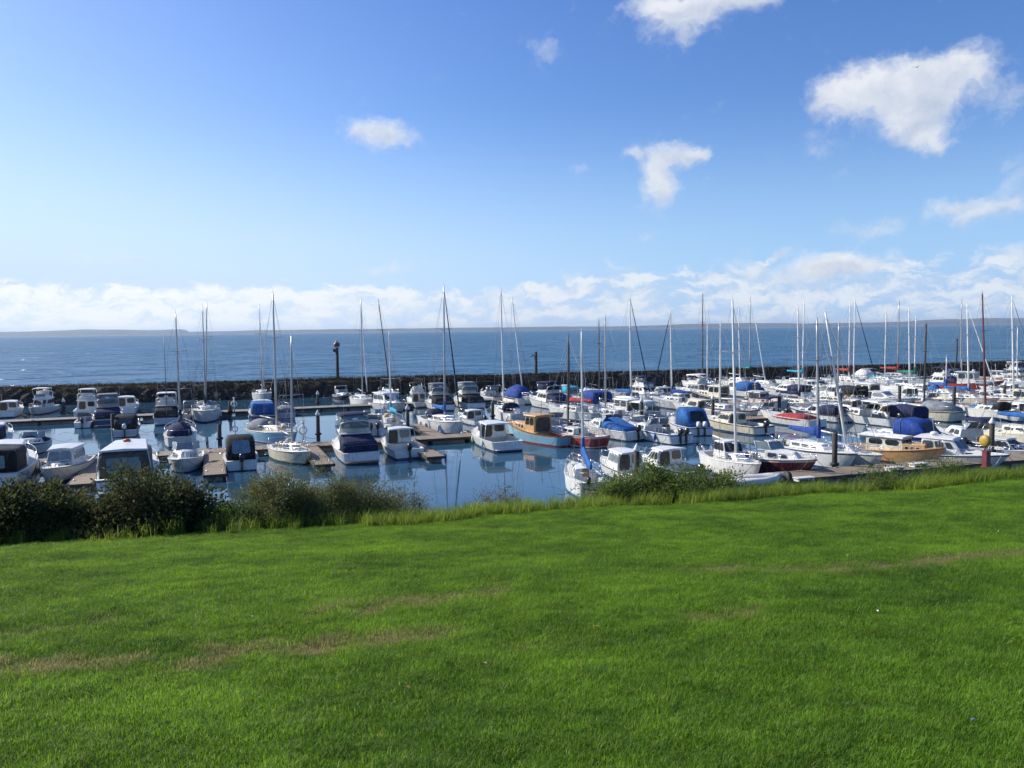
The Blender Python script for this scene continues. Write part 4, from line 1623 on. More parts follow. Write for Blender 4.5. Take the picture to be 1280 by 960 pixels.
class Leaves:
    def __init__(s):
        s.v, s.f, s.t = [], [], []

    def leaf(s, p, d, ln, wd, r):
        d = Vector(d).normalized()
        side = d.cross(Vector((r.gauss(0, 1), r.gauss(0, 1), r.gauss(0, 1)))).normalized()
        up = side.cross(d)
        b = len(s.v)
        p = Vector(p)
        s.v += [tuple(p), tuple(p + d * ln * .5 + side * wd * .5 + up * ln * .06), tuple(p + d * ln), tuple(p + d * ln * .5 - side * wd * .5 + up * ln * .06)]
        s.f.append((b, b + 1, b + 2, b + 3))
        s.t += [r.random()] * 4 if False else [s_t := r.random()] * 4

    def build(s, name, mat, parent=None):
        me = bpy.data.meshes.new(name)
        me.from_pydata(s.v, [], s.f)
        a = me.attributes.new('tint', 'FLOAT', 'POINT')
        a.data.foreach_set('value', s.t)
        me.materials.append(mat)
        me.update()
        o = bpy.data.objects.new(name, me)
        COL.objects.link(o)
        o.parent = parent
        return o


def breakwater_scrub():
    mat = leaf_material('scrub_leaves', (.012, .012, .007), (.036, .032, .015), (.17, .12, .06), .25, .8, .2)
    r = random.Random(11)
    L = Leaves()
    d = Vector((1, .235)).normalized()
    nn = Vector((-d.y, d.x))
    for _ in range(10000):
        x = r.uniform(-112, 215)
        if x < -40 and r.random() < .0:
            continue
        o_ = r.uniform(-3.0, 2.0)
        lowx = fbm(x, 0, .06, 3, 8)
        sz = r.uniform(.12, .34) * (1 + .8 * lowx) * (1.25 if x < -35 else 1)
        c = Vector((x + nn.x * o_, BW(x) + nn.y * o_, BW_H - .1 - max(0, -o_ - .6) * 1.0))
        for _k in range(26):
            q = Vector((r.gauss(0, 1), r.gauss(0, 1), abs(r.gauss(0, .9)))) * sz * .62
            L.leaf(c + q, (q.x, q.y, q.z + sz * .6), r.uniform(.10, .22), r.uniform(.05, .10), r)
            if x < -38 and o_ > -1.6 and r.random() < .7 * min(1, (-38 - x) / 14):
                L.t[-4:] = [r.uniform(.8, 1)] * 4
    o = L.build('breakwater_scrub', mat)
    tag(o, kind='stuff')


breakwater_scrub()


# ---------------------------------------------------------------- jetties
def plank_material():
    mt = bpy.data.materials.new('jetty_planks')
    mt.use_nodes = True
    w = NT(mt.node_tree)
    out = w.n('ShaderNodeOutputMaterial')
    bs = w.n('ShaderNodeBsdfPrincipled')
    w.link(bs.outputs[0], out.inputs[0])
    tc = w.n('ShaderNodeTexCoord')
    sep = w.n('ShaderNodeSeparateXYZ')
    w.link(tc.outputs['Object'], sep.inputs[0])
    q = w.math('MULTIPLY', sep.outputs[0], 1 / .14)
    fr = w.math('FRACT', q)
    cell = w.n('ShaderNodeTexWhiteNoise', noise_dimensions='1D')
    w.link(w.math('FLOOR', q), cell.inputs['W'])
    n = w.noise(w.mapping(tc.outputs['Object'], (6, .6, 1)), 3, 5, .6)
    c = w.mix(cell.outputs['Value'], (.22, .165, .11), (.36, .29, .21))
    c = w.mix(w.math('MULTIPLY', n, .55), c, (.16, .13, .10))
    gap = w.math('LESS_THAN', fr, .08)
    w.link(w.mix(gap, c, (.02, .018, .015)), bs.inputs['Base Color'])
    bs.inputs['Roughness'].default_value = .8
    return mt


planks = plank_material()
concrete = material('float_concrete', (.20, .20, .185), rough=.85, var=.25, nscale=1.5, dirt=.5)


def jetty(name, a, b, width, label, cat, group=None, z=.5, pale=False):
    a, b = Vector((a[0], a[1], 0)), Vector((b[0], b[1], 0))
    ln = (b - a).length
    ang = math.atan2(b.y - a.y, b.x - a.x)
    root = empty(name, (a.x, a.y, 0), ang, label, cat, group)
    g = G()
    g.box((ln / 2, 0, z - .04), (ln, width, .08))
    g.build('deck', [concrete if pale else planks], root)
    g = G()
    n = max(1, int(ln / 3.2))
    for k in range(n):
        g.box(((k + .5) * ln / n, 0, z - .40), (ln / n - .45, width - .3, .52))
    g.build('float', [concrete], root)
    g = G()
    for u in (1, -1):
        g.box((ln / 2, u * (width / 2 + .045), z - .10), (ln, .085, .2))
    for xx in (-.045, ln + .045):
        g.box((xx, 0, z - .10), (.085, width + .18, .2))
    g.build('fender_beam', ['pile' if not pale else 'rubber'], root)
    first = None
    for k in range(int(ln / 8) + 1):
        for u in (1, -1):
            xx = 1.4 + k * 8
            if xx < ln - .3:
                if first is None:
                    g = G()
                    g.loft([[Vector((t, sy * q, sz)) for q, sz in ((-.03, .0), (.03, .0), (.03, hh), (-.03, hh))] for t, sy, hh in ((-.16, .6, .05), (-.05, 1, .07), (.05, 1, .07), (.16, .6, .05))])
                    c = first = g.build('cleat', ['steel'], root)
                else:
                    c = first.copy()
                    COL.objects.link(c)
                c.location = (xx, u * (width / 2 - .14), z)
    return root


JA = lambda x: 105 + .38 * x
JB = lambda x: 70 + .38 * x
JC = lambda x: 42.2 + .33 * x
jetty('floating_jetty', (-75, JA(-75)), (80, JA(80)), 2.4, 'pale outer floating jetty running below the breakwater', 'jetty', None, .5, True)
jetty('floating_jetty', (-62, JB(-62)), (84, JB(84)), 2.2, 'timber inner jetty in the middle of the marina', 'jetty')
jetty('floating_jetty', (4.2, JC(4.2)), (60, JC(60)), 2.3, 'brown timber jetty running along the grassy bank at right', 'jetty', None, .55)
ax = Vector((-.355, .935))
for px, py, ln, lab in [(132, 566, 10, 'timber finger pier left of the white hardtop launch'), (267, 566, 10, 'timber finger pier between two small boats, left of black canopy'), (397, 570, 9, 'timber finger pier left of the navy stern cover launch'), (532, 563, 9, 'timber finger pier ending beside the white fishing boat')]:
    p = pix(px, py, .5)
    t = (JB(p.x) - p.y) / (ax.y - .38 * ax.x) - 1.15
    s_ = Vector((p.x, p.y)) + ax * t
    jetty('finger_pier', s_ - ax * ln, s_, 1.25, lab, 'finger pier', 'finger piers of the inner jetty', .48)
for px, py, ln, lab in [(560, 549, 6, 'short timber finger pier under the white yacht with tallest mast')]:
    p = pix(px, py, .5)
    t = (JB(p.x) - p.y) / (ax.y - .38 * ax.x) + 1.15
    s_ = Vector((p.x, p.y)) + ax * t
    jetty('finger_pier', s_, s_ + ax * 9, 1.2, lab, 'finger pier', 'finger piers of the inner jetty', .48)

# ---------------------------------------------------------------- mooring piles
PILES = [
 (8, 553, 528, 'w', 'dark pile with white cone cap at the left photo edge'), (80, 516, 498, 'w', 'white-capped pale pile standing alone near the outer jetty at left'),
 (142, 545, 517, 'n', 'reddish brown bare pile in front of the big navy launch'), (275, 557, 530, 'n', 'dark bare pile behind the first timber finger pier'),
 (288, 520, 501, 'n', 'thin dark pile on the outer jetty right of the ketch'), (398, 551, 513, 'w', 'dark pile with white cone cap in the water gap left of navy cover'), (397.5, 509, 489, 'w', 'pale short pile on outer jetty, in line with a nearer capped pile'),
 (510, 545, 506, 'w', 'dark pile with white cone cap behind the white fishing boat'), (616, 527, 503, 'n', 'dark reddish pile beside the yacht with cream boom cover'), (802, 529, 497, 'w', 'dark pile standing before the bright blue hulled boat'),
 (891, 528, 494, 'w', 'dark pile with white cap between arched cruiser and low white yacht'), (974, 523, 490, 'w', 'dark pile in front of the navy boom cover'), (1050, 530, 486, 'w', 'white-capped dark pile beside the leaning mast'),
 (796, 606, 555, 'w', 'thick dark pile with white cone cap beside little cabin boat'), (1043, 592, 541, 'n', 'dark bare pile between two white yachts at near jetty'), (1239, 574, 522, 'w', 'dark pile with white cone cap near the red post'),
 (1124, 516, 482, 'n', 'thin brown pile beside the swept white cruiser'), (1192, 521, 483, 'n', 'dark pile left of the blue tarpaulin boat'), (1255, 507, 477, 'w', 'grey-capped pile near the right photo edge'),
]
for px, py, yt, kind, lab in PILES:
    p = pix(px, py)
    rad = .0026 * p.y + .03 if False else .17
    dist = (p - CAMPOS).dot(_F)
    h = (py - yt) / FPX * dist
    root = empty('mooring_pile', (p.x, p.y, 0), 0, lab, 'pile', 'mooring piles of the marina')
    g = G()
    hh = h - (.35 if kind == 'w' else 0)
    g.lathe([(rad * 1.05, -2.0), (rad * 1.05, .3), (rad, .9), (rad * .98, hh)], 12)
    g.build('shaft', ['pile'], root)
    if kind == 'w':
        g = G()
        g.lathe([(rad * 1.2, hh - .06), (rad * 1.22, hh + .06), (rad * .5, hh + .28), (.015, hh + .42)], 12)
        g.build('cone_cap', ['pile_cap'], root)
    g = G()
    g.lathe([(rad * 1.5, .52), (rad * 1.7, .56), (rad * 1.7, .66), (rad * 1.5, .70)], 12)
    g.build('pile_guide', ['rubber'], root)

# ---------------------------------------------------------------- marks beyond the breakwater
def marker(px, ytop, ybase_d, kind, label):
    d = ray(px, 470)
    y = ybase_d
    p = CAMPOS + d * (y / d.y)
    lo, hi = 0, 30
    for _ in range(40):
        md = (lo + hi) / 2
        if proj((p.x, p.y, md))[1] > ytop:
            lo = md
        else:
            hi = md
    root = empty('channel_marker', (p.x, p.y, 0), 0, label, 'channel marker')
    r = .28 if kind != 'thin' else .2
    g = G()
    g.lathe([(r * 1.15, -2.1), (r, 1), (r * .95, lo - (1.1 if kind == 'red' else 0))], 10)
    g.build('post', ['pile'], root)
    if kind == 'red':
        g = G()
        g.lathe([(.5, lo - 1.0), (.5, lo - .35), (.18, lo - .30), (.16, lo)], 10)
        g.build('top_mark', ['red_paint'], root)
        g = G()
        g.box((-.35, 0, lo - 1.6), (.5, .5, .5))
        g.build('platform', ['pile'], root)
    elif kind == 'arm':
        g = G()
        g.tube([(0, 0, lo - .5), (-.5, 0, lo - .35), (-.9, 0, lo - .75)], .11, 6)
        g.lathe([(.05, lo - .02), (.26, lo + .02), (.24, lo + .2), (.04, lo + .26)], 8)
        g.build('lamp_arm', ['darkmast'], root)
    else:
        g = G()
        g.lathe([(r * 1.3, lo - .1), (r * 1.3, lo + .05), (.03, lo + .12)], 10)
        g.build('cap', ['darkmast'], root)


marker(422, 426, 134, 'red', 'dark sea post with red top mark beyond the breakwater')
marker(670, 441, 137, 'arm', 'thin dark post with bent arm beyond the breakwater')
marker(1156, 406, 160, 'thin', 'thick plain dark post at right beyond the breakwater')
marker(1195, 424, 162, 'thin', 'short faint dark post at right beyond the breakwater')


# ---------------------------------------------------------------- jetty furniture at the right
p = pix(1232.5, 584, .55)
root = empty('life_buoy_stand', (p.x, p.y, .55), R(20), 'red post carrying a yellow lifebuoy case on the near jetty', 'lifebuoy stand')
g = G()
g.box((0, 0, .5), (.36, .32, 1.0)).box((0, 0, .03), (.5, .46, .06)).box((0, 0, 1.03), (.42, .38, .06))
g.build('post', ['red_paint'], root)
g = G()
g.tube([(-.14, 0, 1.0), (-.14, 0, 1.4)], .04, 6)
g.build('bracket', ['red_paint'], root)
g = G()
g.lathe([(.05, -.16), (.30, -.15), (.37, -.06), (.37, .06), (.30, .15), (.05, .16)], 16, (-.14, 0, 1.66), axis='x')
g.build('buoy_case', ['yellow'], root)

# dinghy drawn up on the near jetty
p = pix(942, 607, .55)
root = empty('dinghy', (p.x, p.y, .55), R(8), 'small pale dinghy lying on the near jetty behind the bush', 'dinghy')
b = Boat(root, 3.3, 1.5, .5, 'motor', 4)
g = G()
for u in (1, -1):
    g.tube([(-1.6, u * .55, .34), (.4, u * .56, .34), (1.1, u * .40, .42), (1.55, 0, .50)], .2, 9)
g.build('tube', ['offwhite'], root)
g = G()
g.box((-.1, 0, .16), (2.8, .9, .06)).box((-1.35, 0, .36), (.06, .9, .5))
g.build('floor', ['grey_gel'], root)
g = G()
g.lathe([(.02, -.12), (.36, -.12), (.40, -.05), (.40, .05), (.36, .12), (.02, .12)], 16, (1.9, -.25, .40), axis='x')
o_ = g.build('wheel', ['rubber'], root)
g = G()
g.tube([(1.9, -.25, .4), (1.2, 0, .25)], .04, 6)
g.build('axle', ['steel'], root)
# hose and life-ring stands on the jetties
for px, py, lab in [(293, 515, 'white ring stand on the outer jetty right of the ketch'), (379, 552, 'white ring stand on the inner jetty beside the capped pile')]:
    p = pix(px, py, .5)
    root = empty('ring_stand', (p.x, p.y, .5), R(15), lab, 'ring stand')
    g = G()
    g.tube([(0, 0, 0), (0, 0, 1.5)], .06, 8)
    g.lathe([(.02, 1.48), (.13, 1.5), (.13, 1.62), (.02, 1.7)], 8)
    g.build('post', ['white'], root)
    g = G()
    g.tube([(.30 * math.cos(a), -.1, .95 + .30 * math.sin(a)) for a in [math.pi * 2 * k / 16 for k in range(17)]], .065, 6, caps=False)
    g.build('ring', ['fender_white'], root)
# white plank steps on the jetty edge
for px, py, lab in [(1005, 601, 'white mooring step on the near jetty left of the bare pile'), (1118, 588, 'white mooring step on the near jetty below the tan boat'), (1148, 583, 'white mooring step on the near jetty below the white cabin launch')]:
    p = pix(px, py, .55)
    root = empty('mooring_step', (p.x, p.y, .55), R(18), lab, 'step', 'white steps on the near jetty')
    g = G()
    g.box((0, 0, .2), (1.2, .5, .05)).box((-.5, 0, .09), (.06, .46, .18)).box((.5, 0, .09), (.06, .46, .18)).box((0, .2, .10), (.94, .04, .12))
    g.build('step', ['white'], root)


# ---------------------------------------------------------------- shrubs on the bank
def shrub(name, px, py_top, width_px, dist, leaf_mat, stem_col, ln, wd, n, label, cat='shrub', seed=0, airy=0.0, group=None, py_bot=None, flower=None):
    """shrub rooted on the bank at the given distance; its size comes from what the photo shows"""
    r = random.Random(seed)
    d = ray(px, py_top)
    p = CAMPOS + d * (dist / d.y)
    gz = ground_z(p.x, p.y)
    H = max(.6, p.z - gz)
    W = width_px / FPX * dist
    root = empty(name, (p.x, p.y, gz - .05), 0, label, cat, group)
    lv, st = Leaves(), G()
    nb = int(10 + W * 5)
    clumps = []
    for k in range(nb):
        a = r.uniform(0, 6.283)
        q = math.sqrt(r.random())
        tx, ty = math.cos(a) * q * W * .5, math.sin(a) * q * W * .36
        th = H * (1 - .55 * q ** 2) * r.uniform(.62, 1.06)
        base = Vector((tx * .25, ty * .3, 0))
        tip = Vector((tx, ty, th))
        mid = base.lerp(tip, .5) + Vector((r.uniform(-.1, .1), r.uniform(-.1, .1), .12 * H))
        st.tube([base, mid, tip], .03 if airy < .5 else .014, 5, r2=.006)
        for j in range(5):
            t = .30 + .7 * j / 4
            c = base.lerp(mid, t * 2) if t < .5 else mid.lerp(tip, t * 2 - 1)
            for _ in range(2):
                o_ = Vector((r.gauss(0, 1), r.gauss(0, .8), r.gauss(0, .8))) * (W * .085 + .06)
                if airy:
                    o_ = o_ * .6 + Vector((0, 0, .12 * r.random()))
                st.tube([c, c + o_], .010, 4, r2=.004)
                clumps.append((c + o_, (W * .07 + .12) * r.uniform(.6, 1.3), o_.normalized()))
    per = max(6, n // len(clumps))
    for c, s_, dr in clumps:
        if c.z < .05:
            continue
        for _ in range(int(per * r.uniform(.5, 1.5))):
            q = Vector((r.gauss(0, 1), r.gauss(0, 1), r.gauss(0, .8))) * s_ * .62
            out = (q + dr * .5 * s_ + Vector((0, 0, .25 * s_)) + Vector((r.gauss(0, 1), r.gauss(0, 1), r.gauss(0, 1))) * s_ * .4)
            pnt = c + q
            if pnt.z < .02:
                continue
            lv.leaf(pnt, out, ln * r.uniform(.7, 1.35), wd * r.uniform(.7, 1.3), r)
    lv.build('foliage', leaf_mat, root)
    st.build('stems', [stem_col], root)
    if flower:
        fl = Leaves()
        for c, s_, dr in clumps:
            if c.z > H * .5 and r.random() < .75:
                for _ in range(14):
                    q = Vector((r.gauss(0, 1), r.gauss(0, 1), r.gauss(0, 1.4) + .8)) * s_ * .4
                    fl.leaf(c + q, (q.x, q.y, abs(q.z) + .05), .035, .02, r)
        fl.build('seed_heads', flower, root)
    return root


dark_leaf = leaf_material('dark_shrub_leaves', (.030, .039, .014), (.135, .148, .055), (.19, .19, .09), .40, .65, .10)
grey_leaf = leaf_material('grey_shrub_leaves', (.10, .118, .036), (.27, .29, .10), (.24, .18, .10), .35, .6, .16)
green_leaf = leaf_material('green_shrub_leaves', (.075, .115, .024), (.22, .30, .07), (.22, .22, .08), .48, .5, .08)
seed_mat = leaf_material('seed_heads', (.16, .12, .075), (.26, .20, .13), (.30, .22, .16), .3, .8, .2)
weed_leaf = leaf_material('weed_leaves', (.06, .12, .02), (.15, .24, .04), (.22, .24, .08), .4, .5, .1)
stem_m = material('stem_bark', (.10, .075, .05), rough=.9, var=.3, nscale=8)

SH = 'shrubs along the bank'
def bank(px, top, wd, off, mat, ln, w_, n, lab, seed, airy=0, fl=None):
    k = (px - 640) / FPX
    y = (20 + off) / (1 - .30 * k)
    shrub('bank_shrub', px, top, wd, y, mat, stem_m, ln, w_, n, lab, seed=seed, airy=airy, flower=fl, group=SH)


bank(14, 612, 96, .9, dark_leaf, .10, .046, 17000, 'rounded dark shrub cut by the left photo edge', 1)
bank(66, 600, 88, 1.9, dark_leaf, .10, .046, 17000, 'dark shrub rising in front of the off-white hardtop boat', 2)
bank(116, 642, 80, 1.0, dark_leaf, .10, .046, 15000, 'dark shrub filling the dip between two taller dark shrubs', 3)
bank(176, 592, 128, 1.5, dark_leaf, .10, .046, 24000, 'largest dark shrub below the white hardtop launch', 4)
bank(234, 620, 84, 1.3, dark_leaf, .10, .046, 15000, 'dark shrub on the right flank of the largest one', 6)
bank(278, 640, 62, 1.2, dark_leaf, .10, .046, 11000, 'lowest of the dark shrubs, beside a gap of pale grass', 5)
bank(345, 596, 105, 1.4, grey_leaf, .062, .024, 20000, 'olive twiggy shrub with seed heads below the cream yacht', 7, 1, seed_mat)
bank(405, 594, 105, 1.6, grey_leaf, .062, .024, 20000, 'olive twiggy shrub below the navy stern cover launch', 8, 1, seed_mat)
bank(455, 606, 90, 1.7, grey_leaf, .062, .024, 13000, 'lower olive shrub merging into pale grass', 9, 1, seed_mat)
bank(506, 600, 66, 2.2, grey_leaf, .05, .018, 5000, 'thin wispy shrub standing against open water', 10, 1, seed_mat)
bank(623, 606, 70, 2.2, grey_leaf, .045, .016, 1600, 'sparse dry weed stalks against the blue water', 12, 1, seed_mat)
bank(826, 586, 92, 2.2, green_leaf, .085, .036, 20000, 'leafy green bush in front of the white cabin boats', 13)
bank(878, 594, 90, 2.4, green_leaf, .085, .036, 18000, 'leafy green bush left of the dinghy', 14)
bank(772, 606, 66, 2.0, green_leaf, .08, .034, 9000, 'small green bush beside the nearest white yacht', 15)
for i, (px, py, wd, lab) in enumerate([(30, 655, 70, 'bright weed clump at the foot of the left dark shrubs'), (296, 648, 66, 'bright weed clump between dark and olive shrubs'), (1106, 590, 90, 'weed clump at lawn edge right of the bare pile'), (1178, 594, 60, 'low weed clump by the jetty at right')]):
    shrub('weed_clump', px, py, wd, 20 / (1 - .30 * (px - 640) / FPX) + .7, weed_leaf, stem_m, .11, .022, 2200, lab, 'weeds', seed=30 + i, group='weed clumps along the lawn edge')

# a gull far up
bp = CAMPOS + ray(1146, 84) * 160
root = empty('gull', bp, R(40), 'tiny dark gull flying in front of the big white cloud', 'gull')
g = G()
g.lathe([(.01, -.28), (.06, -.18), (.085, 0), (.06, .16), (.04, .24), (.01, .3)], 8, axis='x')
for u in (1, -1):
    g.loft([[Vector((-.08, u * .05, .02)), Vector((.10, u * .05, .03)), Vector((.10, u * .05, .01)), Vector((-.08, u * .05, 0))], [Vector((-.04, u * .35, .16)), Vector((.12, u * .35, .17)), Vector((.12, u * .35, .15)), Vector((-.04, u * .35, .14))], [Vector((-.16, u * .75, .08)), Vector((-.10, u * .75, .085)), Vector((-.10, u * .75, .075)), Vector((-.16, u * .75, .07))]], smooth=False)
g.build('body', ['grey_gel'], root)

# ---------------------------------------------------------------- air
HAZE = 5.2e-5
me = bpy.data.meshes.new('haze')
hx0, hx1, hy0, hy1, hz0, hz1 = -30000, 30000, -300, 26000, -3.2, 140
me.from_pydata([(x, y, z) for z in (hz0, hz1) for y in (hy0, hy1) for x in (hx0, hx1)], [], [(0, 2, 3, 1), (4, 5, 7, 6), (0, 1, 5, 4), (2, 6, 7, 3), (0, 4, 6, 2), (1, 3, 7, 5)])
hm = bpy.data.materials.new('haze')
hm.use_nodes = True
hw = NT(hm.node_tree)
ho = hw.n('ShaderNodeOutputMaterial')
hv = hw.n('ShaderNodeVolumePrincipled')
hv.inputs['Color'].default_value = (.74, .87, 1.0, 1)
hv.inputs['Density'].default_value = HAZE
hv.inputs['Anisotropy'].default_value = .2
hw.link(hv.outputs[0], ho.inputs['Volume'])
me.materials.append(hm)
haze = bpy.data.objects.new('haze', me)
COL.objects.link(haze)
tag(haze, kind='stuff')
